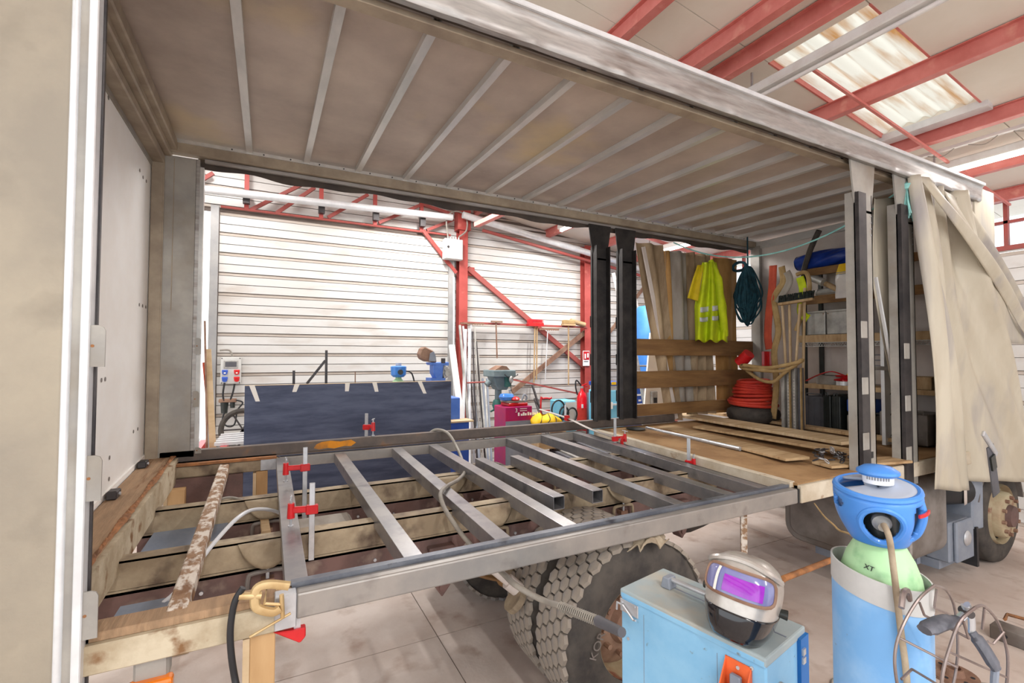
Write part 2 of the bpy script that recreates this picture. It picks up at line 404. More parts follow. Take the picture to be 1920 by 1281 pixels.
planks(wall_back, -4, -.95, WY, 0, 5.5, 'plank', roofz)
# sliding door
door = struct(B(-.64, 2.83, WY-.06, WY-.03, 0, 4.15).build('door_1', 'joint'))
planks(door, -.63, 2.82, WY-.09, .02, 4.14, 'door_plank')
B(-.74, -.64, WY-.14, WY-.02, 0, 4.2).build('door_edge_profile', 'slit', door)
B(2.82, 2.92, WY-.14, WY-.02, 0, 4.1).build('door_edge_profile', 'slit', door)
MB().tube([(-.62, WY-.13, 4.19), (2.85, WY-.13, 4.19)], .02, 8).build('door_top_rail', 'redsteel_dk', door, smooth=True)
MB().cyl(py(WY-.3, 372, 354), py(WY-.3, 848, 408), .055, n=16).build('door_track', 'alu_white', door, smooth=True)
# red columns and bracing on the back wall
def red_i(parent, x0, x1, y, z1, name='column'):
    m = MB(); m.box(x0, x1, y-.012, y, 0, z1); m.box(x0, x1, y-.16, y-.148, 0, z1); m.box((x0+x1)/2-.006, (x0+x1)/2+.006, y-.15, y, 0, z1)
    return m.build(name, 'redcolumn', parent)
red_i(wall_back, 3.0, 3.16, WY-.01, roofz(3.1)-.1)
red_i(wall_back, 5.72, 5.97, WY-.01, roofz(5.9)-.1)
B(2.96, 3.2, WY-.2, WY-.01, 4.3, 4.72).build('column_head', 'redcolumn', wall_back)
for u in (462, 602, 703, 790):
    c = py(WY-.12, u, 400)
    m = MB(); m.box(c.x-.03, c.x+.03, WY-.15, WY-.1, 4.2, 5.0); m.build('truss_upright', 'redcolumn', wall_back)
    B(c.x-.045, c.x+.045, WY-.24, WY-.15, 4.26, 4.45).build('track_bracket', 'darksteel', wall_back)
for a, b in (((470, 394), (568, 345)), ((518, 400), (590, 352)), ((615, 408), (690, 365)), ((710, 418), (790, 384)), ((800, 432), (850, 412)), ((374, 340), (400, 325)), ((790, 383), (848, 402))):
    MB().beam(py(WY-.12, *a), py(WY-.12, *b), .05, .05, up=(0, 1, 0)).build('truss_diagonal', 'redsteel_dk', wall_back)
MB().beam(py(WY-.13, 793, 432), py(WY-.13, 855, 512), .06, .05, up=(0, 1, 0)).build('knee_brace', 'redcolumn', wall_back)
MB().beam(py(WY-.05, 877, 503), py(WY-.05, 1098, 690), .09, .05, up=(0, 1, 0)).build('wind_brace', 'redsteel_dk', wall_back)
MB().beam(py(WY-.09, 960, 735), py(WY-.09, 1098, 622), .09, .04, up=(0, 1, 0)).build('wind_brace', 'rimdark', wall_back)
MB().beam(py(WY-.05, 1130, 640), py(WY-.05, 1212, 533), .06, .04, up=(0, 1, 0)).build('wind_brace', 'rimdark', wall_back)
B(3.17, 3.35, WY-.03, WY-.02, 3.52, 3.68).build('gusset_plate', 'redcolumn', wall_back)
red_i(wall_back, 7.62, 7.8, WY-.01, roofz(7.7)-.1)
MB().beam(py(WY-.16, 868, 605), py(WY-.16, 1100, 614), .05, .035).build('tool_rail', 'redsteel_dk', wall_back)
MB().beam(py(WY-.2, 1093, 740), py(WY-.2, 962, 712), .03, .03).build('bar_rest', 'redsteel_dk', wall_back)
MB().cyl(py(WY-.14, 851, 520), py(WY-.14, 851, 760), .018, n=8).build('conduit', 'alu_white', wall_back, smooth=True)
# sloping gutter tube and light cable tray under the roof edge along the back wall
MB().cyl(py(WY-.35, 868, 403), py(WY-.35, 1205, 505), .06, n=14).build('roof_pipe', 'alu_white', wall_back, smooth=True)
MB().cyl(py(WY-.25, 905, 432), py(WY-.25, 1205, 518), .03, n=10).build('roof_pipe', 'redsteel_dk', wall_back, smooth=True)
MB().beam(py(WY-.9, 893, 422), py(WY-1.6, 945, 398), .09, .07).build('bracket_arm', 'redsteel', wall_back)
# right wall with high windows
wall_right = struct(B(XR+.03, XR+.1, -7, WY+.1, 0, 3.3).build('wall_right', 'joint'))
def planks_r(y0, y1, z0, z1):
    z = z0; k = 0
    while z < z1-.02:
        h = (.05, .16, .16)[k % 3]; d = .014 if k % 3 == 0 else 0
        B(XR+d, XR+.03+d, y0, y1, z+.003, min(z+h, z1)-.003).build('plank', 'cladband' if k % 3 == 0 else 'clad', wall_right)
        z += h; k += 1
planks_r(-3, 2.6, 0, 3.42); planks_r(2.6, 8, 0, 3.42)
w2 = struct(B(XR-.02, XR+.1, -5, 8, 3.4, 3.46).build('window_2', 'redsteel_dk'))
B(XR-.02, XR+.06, -5, 8, 4.02, 4.09).build('window_frame', 'redsteel_dk', w2)
B(XR-.01, XR+.05, -5, 8, 3.74, 3.775).build('window_transom', 'redsteel_dk', w2)
for k in range(15):
    yk = -5+k*.92
    B(XR-.01, XR+.05, yk, yk+.04, 3.46, 4.02).build('window_mullion', 'redsteel_dk', w2)
    for za, zb in ((3.46, 3.74), (3.775, 4.02)):
        B(XR+.015, XR+.021, yk+.04, yk+.92, za, zb).build('pane', 'glass', w2)
# ---- lamps
def batten(x, y0, y1, z, label, power, side=0, lit=True):
    t = thing('ceiling_light', label, 'lamp', (x, (y0+y1)/2, z), 'fluorescent batten lights under the roof')
    B(x-.055, x+.055, y0, y1, z-.03, z+.05).build('light_body', 'lampbody', t, bevel=.01)
    for k in (0, 1):
        yb = y0+.03 if k == 0 else y1-.06
        B(x-.03, x+.03, yb, yb+.03, z-.08, z-.03).build('tube_holder', 'plasticwhite', t)
        B(x-.008, x+.008, y0+.3+k*(y1-y0-.6), y0+.315+k*(y1-y0-.6), z+.05, roofz(x)).build('hanger', 'zinc', t)
    MB().cyl((x+side, y0+.05, z-.06), (x+side, y1-.05, z-.06), .018, n=10).build('fluorescent_tube', 'lamptube' if lit else 'plasticwhite', t, smooth=True)
    if not lit: return
    ld = bpy.data.lights.new('tube_glow', 'AREA'); ld.shape = 'RECTANGLE'; ld.size = .1; ld.size_y = y1-y0; ld.energy = power; ld.color = (1, .985, .965)
    lo = bpy.data.objects.new('tube_glow', ld); COL.objects.link(lo); lo.location = (x, (y0+y1)/2, z-.12); lo.parent = t; lo.matrix_parent_inverse = Matrix.Translation(-t.location)
batten(6.55, 1.2, 2.75, roofz(6.55)-.2, 'lit white fluorescent batten above the hanging cream curtain', 25)
batten(6.4, 5.6, 7.0, py(6.3, 1205, 458).z, 'lit fluorescent tube seen past the second black far post', 40)
batten(3.95, .3, 3.1, roofz(3.95)-.2, 'long unlit fluorescent batten crossing the rusty roof light', 60, lit=False)
batten(3.0, -4.2, -1.6, roofz(3)-.2, 'unseen fluorescent batten added as fill light behind the camera over the floor', 120)  # added lamp out of view, lights the near side from behind the camera
batten(0.2, -4.2, -1.6, roofz(.2)-.2, 'unseen fluorescent batten added as fill light behind the camera nearer the open side', 120)  # second added fill lamp behind the camera, never in view
batten(2.2, 5.6, 7.2, roofz(2.2)-.2, 'unseen fluorescent batten added over the tools to brighten the far side', 90)  # added lamp, unseen, lifts the light between truck and back wall
batten(4.7, 5.6, 7.2, roofz(4.7)-.2, 'unseen fluorescent batten added over the drill press to brighten the wall', 80)  # added out of view to brighten the darker right part of the wall
batten(-.6, 5.6, 7.2, roofz(-.6)-.2, 'unseen fluorescent batten added over the sliding door as far-side fill', 50)  # added unseen lamp, evens out the light from the far side
# cable tray hung beside the lamp
ct = thing('cable_tray', 'white cable trunking with looped wires above the curtain', 'trunking', (6.2, 1.8, roofz(6.2)-.12))
MB().beam((6.28, 1.1, roofz(6.28)-.13), (6.28, 2.9, roofz(6.28)-.13), .05, .03).build('trunking', 'plasticwhite', ct)
for k in range(4):
    y0 = 1.2+k*.33
    MB().tube(spline([(6.28, y0, roofz(6.28)-.145), (6.29, y0+.1, roofz(6.28)-.19), (6.28, y0+.22, roofz(6.28)-.15)], 5), .004, 5).build('wire_loop', 'cablegrey', ct)

# ================================================================== THE TRUCK
truck = thing('truck', 'curtain-sided lorry with stripped floor, bare chassis and new steel cross members', 'truck', (2.8, 3.15, 0))
T = truck
def dk(y): return 1.165+.038*(y-2.1)        # top of the deck frame, which leans a little
def rz(y): return 3.615+.025*(y-2.12)       # underside of the roof bows
def tb(x0, x1, y0, y1, z0, z1, lift): # box following the lean between y0 and y1
    return MB().hexa([(x0, y0, z0), (x1, y0, z0), (x1, y1, z0+lift), (x0, y1, z0+lift), (x0, y0, z1), (x1, y0, z1), (x1, y1, z1+lift), (x0, y1, z1+lift)])
# ---- roof
tb(-.85, 6.2, 1.99, 4.4, rz(1.99)+.042, rz(1.99)+.056, rz(4.4)-rz(1.99)).build('roof_sheet', 'roofsheet', T)
for k in range(15):
    x = -.148+.415*k
    m = MB()
    y0, y1 = 2.08, 4.27
    for (a, b, c, d) in ((-.022, .022, .006, .0), (-.022, -.016, .042, .006), (.016, .022, .042, .006)):
        m.hexa([(x+a, y0, rz(y0)+d), (x+b, y0, rz(y0)+d), (x+b, y1, rz(y1)+d), (x+a, y1, rz(y1)+d), (x+a, y0, rz(y0)+c), (x+b, y0, rz(y0)+c), (x+b, y1, rz(y1)+c), (x+a, y1, rz(y1)+c)])
    m.build('roof_bow', 'bow', T)
# near rail: dented outer skin
random.seed(3)
dents = [(.7+random.random()*.25+i*.33, random.uniform(.004, .02)) for i in range(17)]
def railpt(u, v):
    x = -.85+7.05*u
    prof = [(2.02, 3.755), (1.955, 3.755), (1.948, 3.735), (1.956, 3.728), (1.962, 3.68), (1.962, 3.63), (1.964, 3.605), (1.972, 3.592), (2.0, 3.59)]
    k = v*(len(prof)-1); i = min(int(k), len(prof)-2); f = k-i
    y = prof[i][0]*(1-f)+prof[i+1][0]*f; z = prof[i][1]*(1-f)+prof[i+1][1]*f
    wgt = max(0, min(1, (3.66-z)/.06))
    dd = sum(a*math.exp(-((x-c)/.05)**2) for c, a in dents)+.004*math.sin(x*7)
    return (x, y-wgt*dd*.9, z-wgt*dd*.5)
MB().grid(railpt, 240, 8).build('roof_rail', 'alu', T, smooth=True, solid=.004)
B(-.85, 6.2, 1.93, 1.955, 3.737, 3.765).build('rail_bead', 'alu_white', T, bevel=.004)
B(-.85, 6.2, 2.0, 2.055, 3.62, 3.66).build('rail_slot', 'flap', T)
B(-.7, 6.1, 2.055, 2.13, 3.583, 3.612).build('rail_inner_lip', 'headbrown', T, bevel=.003)
# far rail
B(-.72, 6.12, 4.26, 4.34, 3.588, 3.672).build('far_roof_rail', 'headbrown', T, bevel=.004)
B(-.72, 6.12, 4.245, 4.262, 3.66, 3.685).build('rail_flange', 'bow', T)
B(-.45, 6.1, 4.3, 4.33, 3.555, 3.582).build('curtain_track', 'alu', T)
for k in range(15):
    for s in (-.12, .1):
        MB().cyl((-.148+.415*k+s, 4.245, 3.672), (-.148+.415*k+s, 4.24, 3.672), .006, n=8).build('rivet', 'darksteel', T)
def flapf(u, v):
    x = -.5+6.5*u
    return (x, 4.36+.008*math.sin(x*9), 3.60-v*(.085+.012*math.sin(x*5.2)+.008*math.sin(x*13)))
MB().grid(flapf, 120, 2).build('curtain_valance', 'flap', T, solid=.004)
# rear header
for n_, a in (('rear_header', (-.80, -.66, 2.0, 4.34, 3.56, 3.70)), ('header_step', (-.70, -.62, 2.0, 4.3, 3.60, 3.68)), ('header_lip', (-.80, -.70, 2.0, 4.3, 3.50, 3.56))):
    tb(*a, .0).build(n_, 'headbrown', T, bevel=.008)
# ---- rear door, white inside
rd = B(-.83, -.785, 2.06, 4.38, 1.18, 3.5).build('rear_door', 'doorwhite', T, bevel=.004)
B(-.79, -.775, 2.06, 4.36, 3.47, 3.5).build('door_seal', 'galv', rd)
for u, v in ((262, 325), (268, 338), (274, 345), (261, 577), (267, 579), (273, 581), (190, 720), (197, 718), (205, 865), (204, 905), (250, 815), (258, 810), (195, 172), (203, 190)):
    c = px(-.784, u, v)
    MB().cyl((c.x, c.y, c.z+.02), (c.x+.002, c.y, c.z+.02), .012, n=10).build('rivet_hole', 'greytank', rd)
# ---- corner posts
cp = B(-1.6, -.575, 1.99, 2.02, .2, 3.74).build('corner_post', 'galv_sheet', T)
MB().cyl((-.566, 1.988, .2), (-.566, 1.988, 3.74), .012, n=12).build('rolled_edge', 'alu_white', cp, smooth=True)
B(-.556, -.53, 1.985, 2.03, .2, 3.74).build('post_strip', 'galv', cp)
B(-.53, -.506, 1.968, 2.02, .2, 3.74).build('post_edge_profile', 'alu_white', cp, bevel=.003)
B(-.51, -.5, 2.02, 2.034, .2, 3.74).build('post_seal', 'darksteel', cp)
B(-.80, -.505, 2.034, 2.05, .9, 3.6).build('post_inner_skin', 'galv', cp)
def lug(p, x0, x1, y, z0, z1, m='galv'):
    r = .018
    pts = [(x0, y, z0), (x1, y, z0), (x1, y, z1-r), (x1-r*.3, y, z1-r*.3), (x1-r, y, z1), (x0, y, z1)]
    o = MB().prism(pts, (0, .006, 0)).build('curtain_lug', m, p)
    MB().cyl((x0+.012, y-.001, (z0+z1)/2), (x0+.012, y+.002, (z0+z1)/2), .005, n=8).build('lug_hole', 'rust', p)
    return o
for z0, z1 in ((2.03, 2.165), (1.6, 1.745), (1.165, 1.315)):
    lug(cp, -.512, -.468, 1.975, z0, z1)
fp = B(-.78, -.705, 4.29, 4.36, 1.25, 3.58).build('corner_post', 'headbrown', T, bevel=.004)
B(-.705, -.5, 4.30, 4.34, 1.3, 3.57).build('post_sheet', 'galv', fp, bevel=.003)
B(-.715, -.70, 4.292, 4.30, 1.3, 3.52).build('post_seam', 'headbrown', fp)
B(-.645, -.64, 4.297, 4.302, 2.4, 3.55).build('post_seam', 'headbrown', fp)
B(-.505, -.48, 4.30, 4.37, 1.3, 3.57).build('post_edge_profile', 'alu', fp)
B(-.48, -.455, 4.32, 4.38, 1.3, 3.52).build('post_edge_profile', 'bow', fp)
for u, v0, v1 in ((378, 634, 664), (374, 733, 763), (378, 838, 850)):
    a, b = py(4.31, u-12, v1), py(4.31, u, v0)
    lug(fp, a.x, b.x, 4.29, a.z, b.z)
# ---- rear sill
sl = tb(-.77, -.60, 2.06, 4.33, 1.19, 1.235, .075).build('rear_sill', 'rustwood', T)
tb(-.60, -.575, 2.06, 4.33, 1.06, 1.225, .075).build('sill_face', 'oldpaint', sl)
random.seed(5)
def edgef(u, v):
    y = 2.06+2.27*u; r = .006+.003*math.sin(y*37)*math.sin(y*11)+random.uniform(-.003, .004)
    a = v*PI
    return (-.607+(.012+.006*math.sin(y*9))*math.cos(a)+random.uniform(-.003, .003), y, 1.232+.075*u+r*math.sin(a)+.004)
MB().grid(edgef, 110, 4).build('rust_flake_edge', 'rust', sl, solid=.004)
tb(-.79, -.775, 2.06, 4.33, 1.235, 1.265, .075).build('door_threshold', 'doorwhite', sl)
for yk in (3.35, 4.05):
    z = 1.235+.075*(yk-2.06)/2.27
    o = MB().prism([(-.765, yk-.05, z), (-.765, yk+.05, z), (-.765, yk+.04, z+.045), (-.765, yk-.04, z+.045)], (.05, 0, 0)).build('latch_keeper', 'darksteel', sl, bevel=.006)
    MB().cyl((-.716, yk, z+.022), (-.708, yk, z+.022), .01, n=10).build('keeper_bolt', 'zinc', sl)
# ---- old side beams
ob = B(-.52, .1, 2.0, 2.07, 1.035, 1.13).build('old_side_beam', 'oldpaint', T, bevel=.004)
B(-.52, .1, 2.02, 2.12, 1.13, 1.16).build('beam_ledge', 'rustwood', ob, bevel=.003)
of = B(-.66, .1, 4.22, 4.3, 1.16, 1.25).build('old_far_beam', 'cream', T, bevel=.008)
B(-.62, .08, 4.2, 4.3, 1.25, 1.268).build('beam_rust_strip', 'rust', of)
B(-.03, .08, 4.212, 4.222, 1.165, 1.25).build('ground_weld_patch', 'zinc', of)
# ---- new floor frame
B(.115, 3.245, 2.0, 2.06, 1.062, 1.16).build('frame_side_tube', 'tubelight', T, bevel=.008, seg=2)
o = MB(); o.box(.10, 3.26, 2.06, 2.066, 1.08, 1.178); o.box(.10, 3.26, 2.066, 2.11, 1.166, 1.172)
o.build('frame_angle', 'bluesteel', T)
MB().hollow((3.245, 2.03, 1.111), (3.262, 2.03, 1.111), .06, .095).build('tube_end', 'black', T)
B(.04, .115, 1.992, 2.05, 1.04, 1.165).build('weld_plate', 'zinc', T, bevel=.003)
fa = MB(); fa.box(-.69, 4.5, 4.3, 4.31, 1.262, 1.346); fa.box(-.69, 4.5, 4.31, 4.37, 1.338, 1.346); fa.box(-.69, 4.5, 4.25, 4.3, 1.262, 1.268)
fa.build('far_side_angle', 'browndark', T)
MB().prism([(.36, 4.3005, 1.29), (.40, 4.3005, 1.276), (.47, 4.3005, 1.283), (.52, 4.3005, 1.274), (.60, 4.3005, 1.288), (.66, 4.3005, 1.283), (.70, 4.3005, 1.31), (.66, 4.3005, 1.338), (.57, 4.3005, 1.33), (.49, 4.3005, 1.342), (.42, 4.3005, 1.336), (.38, 4.3005, 1.32)], (0, -.002, 0)).build('rust_patch', 'rustorange', T)
B(.1, 3.1, 4.22, 4.29, 1.168, 1.25).build('far_side_tube', 'tubelight', T, bevel=.006)
for xn, xf in ((.12, .12), (.6, .555), (1.05, 1.037), (1.45, 1.372), (2.26, 2.16), (2.71, 2.565), (3.05, 2.965)):
    yn, yf = 2.075, 4.24
    MB().hollow((xn, yn, dk(yn)-.038), (xf, yf, dk(yf)-.038), .085, .08).build('cross_member', 'tube', T, bevel=.009, seg=2)
MB().hollow((3.15, 2.08, dk(2.08)-.05), (3.1, 4.2, dk(4.2)-.05), .05, .06).build('cross_member', 'darksteel', T, bevel=.005)
pb = tb(-.305, -.24, 2.07, 4.23, 1.10, 1.165, .08).build('peeling_cross_bar', 'peel', T, bevel=.006)
# ---- chassis rails
for Y, nm in ((2.72, 'n'), (3.5, 'f')):
    m = MB(); m.box(-.64, 6.9, Y, Y+.012, 1.01, 1.14); m.box(-.64, 6.9, Y, Y+.08, 1.13, 1.142); m.box(-.64, 6.9, Y, Y+.08, 1.0, 1.012); m.box(-.64, 6.9, Y+.07, Y+.08, 1.0, 1.14)
    m.build('subframe_rail', 'cream', T)
    c = MB(); c.box(-.66, 6.9, Y+.005, Y+.017, .74, 1.0); c.box(-.66, 6.9, Y+.005, Y+.085, .985, .998); c.box(-.66, 6.9, Y+.005, Y+.085, .74, .753)
    cr = c.build('chassis_rail', 'chassis', T)
    for k in range(22):
        x = -.3+k*.29+random.uniform(-.04, .04)
        MB().cyl((x, Y+.004, .93-.02*(k % 3)), (x, Y-.006, .93-.02*(k % 3)), .009, n=8).build('rail_bolt', 'zinc', cr)
    for xk in (.02, 1.28, 2.3, 3.2):
        # drooping gusset plate welded to the subframe
        g = MB().grid(lambda u, v: (xk-.13+.26*u, Y-.01-.07*math.sin(v*PI*.6)*math.sin(u*PI), 1.135-(.115*v)*(math.sin(u*PI)**.6)), 10, 6).build('gusset_plate', 'cream', T, smooth=True, solid=.008)
        MB().tube(spline([(xk-.085, Y-.03, .86), (xk-.085, Y-.03, .965), (xk-.06, Y-.03, .99), (xk+.06, Y-.03, .99), (xk+.085, Y-.03, .965), (xk+.085, Y-.03, .86)], 5), .011, 8).build('shackle', 'cream' if xk > 1 else 'greytank', T, smooth=True)
        B(xk-.03, xk+.03, Y-.045, Y+.01, .93, .955).build('shackle_pad', 'rimdark', T)
        MB().cyl((xk, Y-.03, .955), (xk, Y-.03, 1.03), .009, n=8).build('shackle_bolt', 'zinc', T)
for xk in (-.55, .45, 1.6, 2.75, 3.9, 5.0):
    MB().beam((xk, 2.8, .88), (xk, 3.51, .88), .09, .14).build('chassis_cross_member', 'chassis', T)
MB().beam((.0, 3.5, 1.0), (.03, 2.8, 1.0), .045, .05).build('cable_duct', 'wood', T)
# pale bracket box between the rails, flat step plates
B(.12, .5, 3.0, 3.3, .86, 1.04).build('battery_bracket', 'tarp_grey', T, bevel=.02)
for (x0, x1, y0, y1, z) in ((-.62, -.25, 3.3, 3.5, 1.0), (-.56, -.33, 2.3, 2.5, 1.02)):
    MB().prism([(x0, y0, z-.06), (x1, y0+.03, z-.05), (x1+.05, y1, z), (x0+.04, y1, z)], (0, 0, .012)).build('step_plate', 'bluegrey', T)
B(-.6, -.15, 4.2, 4.26, .96, 1.16).build('hanging_plate', 'chassis', T)
# axle, springs, hanger
MB().cyl((1.88, 2.4, .52), (1.88, 4.2, .52), .075, n=16).build('rear_axle', 'chassis', T, smooth=True)
MB().lathe([(.08, -.3), (.2, -.16), (.23, 0), (.2, .16), (.08, .3)], 20, (1.88, 3.2, .52), (0, 1, 0)).build('differential', 'chassis', T, smooth=True)
for Y in (2.72, 3.56):
    for k in range(3):
        pts = [(.95+.18*k, Y, .80-.045*k), (1.4, Y, .69-.04*k), (1.88, Y, .65-.04*k), (2.36, Y, .69-.04*k), (2.85-.18*k, Y, .80-.045*k)]
        MB().tube(spline(pts, 6), .042, 4, flat=.6).build('leaf_spring', 'cream' if k == 0 else 'sideboard', T)
    for xh in (.93, 2.87):
        MB().prism([(xh-.08, Y-.05, .95), (xh+.08, Y-.05, .95), (xh+.05, Y-.05, .72), (xh, Y-.05, .66), (xh-.04, Y-.05, .72)], (0, .1, 0)).build('spring_hanger', 'chassis', T, bevel=.006)
        MB().cyl((xh+.0, Y-.065, .72), (xh, Y+.065, .72), .022, n=10).build('hanger_pin', 'chassis', T)
MB().cyl((1.05, 2.62, .95), (1.55, 2.5, .5), .03, n=12).build('shock_absorber', 'bulk', T, smooth=True)
MB().cyl((1.3, 2.56, .72), (1.55, 2.5, .5), .045, n=12).build('shock_absorber_body', 'bulk', T, smooth=True)
MB().lathe([(.05, -.02), (.075, -.02), (.075, .02), (.05, .02)], 16, (1.33, 2.52, .62), (.5, -.12, -.45)).build('shock_clamp', 'cream', T)
# ---- wheels
def tyre_prof(r, wd):
    return [(.265, -wd/2+.03), (.31, -wd/2+.01), (.41, -wd/2), (r-.06, -wd/2+.006), (r-.02, -wd/2+.025), (r-.014, -wd/2+.04), (r-.014, wd/2-.04), (r-.02, wd/2-.025), (r-.06, wd/2-.006), (.41, wd/2), (.31, wd/2-.01), (.265, wd/2-.03)]
def hexlug(wd, h1, h2, h):
    n = 6; a = [(0, -h1), (wd/2, -h2), (wd/2, h2), (0, h1), (-wd/2, h2), (-wd/2, -h2)]
    return MB().add([(x*.93, y*.93, -.008) for x, y in a]+[(x*.86, y*.86, h) for x, y in a], [tuple(range(n))[::-1], tuple(range(n, 2*n))]+[(i, (i+1) % n, n+(i+1) % n, n+i) for i in range(n)])
LUG = hexlug(.0795, .037, .0185, .014).mesh('tread_block'); LUG.materials.append(MT['tread'])
RW = .52; WD = .285; WCX = 1.88
def lugm(cx, cy, cz, r, th, yo):
    p = V((cx+math.cos(th)*r, cy+yo, cz+math.sin(th)*r)); nrm = V((math.cos(th), 0, math.sin(th))); tg = V((-math.sin(th), 0, math.cos(th)))
    return basis(p, tg, nrm.cross(tg))
nl = 0
def rear_wheel(yc, near, count):
    wl = MB().lathe(tyre_prof(RW, WD), 64, (WCX, yc, RW), (0, 1, 0), False, False).build('wheel', 'rubber', T, smooth=True)
    MB().lathe([(.275, -.1), (.262, -.11), (.262, .1), (.275, .11)], 40, (WCX, yc, RW), (0, 1, 0), False, False).build('rim', 'rim', wl, smooth=True)
    s = -1 if near else 1
    MB().lathe([(.262, s*-.06), (.2, s*-.02), (.16, s*.0), (.12, s*.01), (.1, s*.05), (.0, s*.06)], 32, (WCX, yc, RW), (0, 1, 0), False, False).build('wheel_disc', 'rimdark', wl, smooth=True)
    for k in range(10):
        a = k*PI/5
        MB().cyl((WCX+.165*math.cos(a), yc+s*-.005, RW+.165*math.sin(a)), (WCX+.165*math.cos(a), yc+s*.035, RW+.165*math.sin(a)), .016, n=6).build('wheel_nut', 'rimdark', wl)
    rest = MB(); N = 40; indiv = 0
    for row in range(5):
        yo = -.111+.0555*row
        for k in range(N):
            th = 2*PI*(k+.5*(row % 2))/N
            mm = lugm(WCX, yc, RW, RW-.014, th, yo)
            deg = math.degrees(th) % 360
            if count and 25 < deg < 215 and indiv < count:
                o = place(LUG, 'tread_block', wl, xf=mm); indiv += 1
            else:
                vv = [mm @ v.co for v in LUG.vertices]
                rest.add(vv, [tuple(p.vertices) for p in LUG.polygons])
    o = rest.build('tread_blocks', 'tread', wl); o['kind'] = 'stuff'
    return wl
w1 = rear_wheel(2.05+WD/2, True, 150)
w2_ = rear_wheel(2.41+WD/2, False, 150)
rear_wheel(3.62+WD/2, False, 0)
rear_wheel(3.97+WD/2, False, 0)
c = py(2.048, 1122, 1212)
text('KOR', .07, 'greytank', w1, basis((c.x-.005, 2.047, c.z), (.45, 0, .89), (-.89, 0, .45)))
# front wheel
FW = (6.6, 2.0, .485)
fw = MB().lathe([(.3, .26), (.42, .28), (.47, .26), (.485, .22), (.485, .05), (.47, .02), (.42, 0), (.33, .005), (.295, .02)], 56, FW, (0, 1, 0), False, False).build('front_wheel', 'rubber', T, smooth=True)
MB().lathe([(.3, .02), (.29, -.01), (.28, .03), (.275, .06), (.235, .07), (.225, -.03), (.21, -.05), (.16, -.055), (.11, -.05), (.1, -.02), (0, -.02)], 40, FW, (0, 1, 0), False, False).build('rim', 'rim', fw, smooth=True)
MB().lathe([(.11, -.05), (.10, -.09), (.0, -.1)], 24, FW, (0, 1, 0), False, False).build('hub_cap', 'chassis', fw, smooth=True)
for k in range(10):
    a = k*PI/5+.2
    c = (FW[0]+.178*math.cos(a), FW[1]-.05, FW[2]+.178*math.sin(a))
    MB().cyl(c, (c[0], c[1]-.03, c[2]), .019, n=6).build('wheel_nut', 'rimdark', fw)
    c = (FW[0]+.25*math.cos(a+.3), FW[1]+.066, FW[2]+.25*math.sin(a+.3))
    MB().cyl(c, (c[0], c[1]-.012, c[2]), .022, n=10).build('rim_hole', 'black', fw)
# far front wheel
MB().lathe([(.3, -.26), (.42, -.28), (.485, -.22), (.485, -.05), (.42, 0), (.3, -.02)], 40, (6.6, 4.3, .485), (0, 1, 0)).build('front_wheel', 'rubber', T, smooth=True)
# fuel tank, air tank, box, mudguards
def rounded(x0, x1, y0, y1, z0, z1, r, n=6):
    pts = []
    for cy, cz, a0 in ((y1-r, z1-r, 0), (y0+r, z1-r, 90), (y0+r, z0+r, 180), (y1-r, z0+r, 270)):
        for k in range(n+1):
            a = math.radians(a0+90*k/n); pts.append((x0, cy+r*math.cos(a), cz+r*math.sin(a)))
    return MB().prism(pts, (x1-x0, 0, 0))
ft = rounded(4.56, 5.42, 2.0, 2.95, .3, 1.02, .15).build('fuel_tank', 'greytank', T, bevel=.02, seg=2, smooth=True)
rounded(4.72, 4.76, 1.99, 2.96, .29, 1.03, .155).build('tank_strap', 'alu', ft, smooth=True)
rounded(4.548, 4.565, 2.06, 2.89, .36, .96, .1).build('tank_end_panel', 'greytank', ft, bevel=.01, smooth=True)
for xk in (4.7, 5.25):
    B(xk-.03, xk+.03, 2.15, 2.72, .2, .32).build('tank_bracket', 'bluegrey', ft)
MB().cyl((5.5, 2.25, .80), (5.95, 2.1, .80), .14, n=28).build('air_tank', 'black', T, smooth=True)
MB().lathe([(.0, .03), (.05, .03), (.06, .022), (.12, .02), (.14, 0)], 28, (5.9, 2.05, .80), (.35, -1, 0), False, True).build('air_tank_end', 'bulk', T, smooth=True)
tbx = B(5.5, 5.9, 2.02, 2.2, .2, .56).build('tool_box', 'bluegrey', T, bevel=.012)
B(5.56, 5.9, 1.985, 2.02, .2, .565).build('tool_box_lid', 'bluegrey', tbx, bevel=.012)
MB().lathe([(.07, 0), (.055, .012), (.03, .015), (.0, .015)], 20, (5.75, 1.982, .4), (0, -1, 0), False, True).build('lock_cup', 'zinc', tbx, smooth=True)
B(5.5, 6.1, 2.1, 2.3, .12, .2).build('box_step', 'bluegrey', tbx)
MB().prism([(5.98, 2.02, .42), (6.14, 1.99, .42), (6.16, 1.99, 1.02), (6.02, 2.02, 1.02)], (0, .36, 0)).build('mudguard', 'bluegrey', T, bevel=.015)
B(6.0, 6.04, 2.0, 2.34, .08, .45).build('mud_flap', 'black', T)
def arch(u, v):
    a = math.radians(10+150*u); return (6.6+.56*math.cos(a), 2.0+.34*v, .485+.56*math.sin(a))
MB().grid(arch, 20, 1).build('wheel_arch', 'greytank', T, solid=.015)
MB().lathe([(.26, -.2), (.3, -.12), (.3, .1), (.22, .2)], 24, (3.55, 3.3, .72), (1, .2, 0)).build('gearbox', 'rubber', T, smooth=True)
# side guard of rusty tube
sg = MB().tube([(2.76, 2.06, 1.06), (2.76, 2.06, .62)], .026, 4).build('side_guard_post', 'peel', T)
MB().tube([px(2.9, 1395, 1140), py(1.95, 1470, 1085), py(2.05, 1585, 1040)], .02, 10).build('side_guard_rail', 'rust', T, smooth=True)
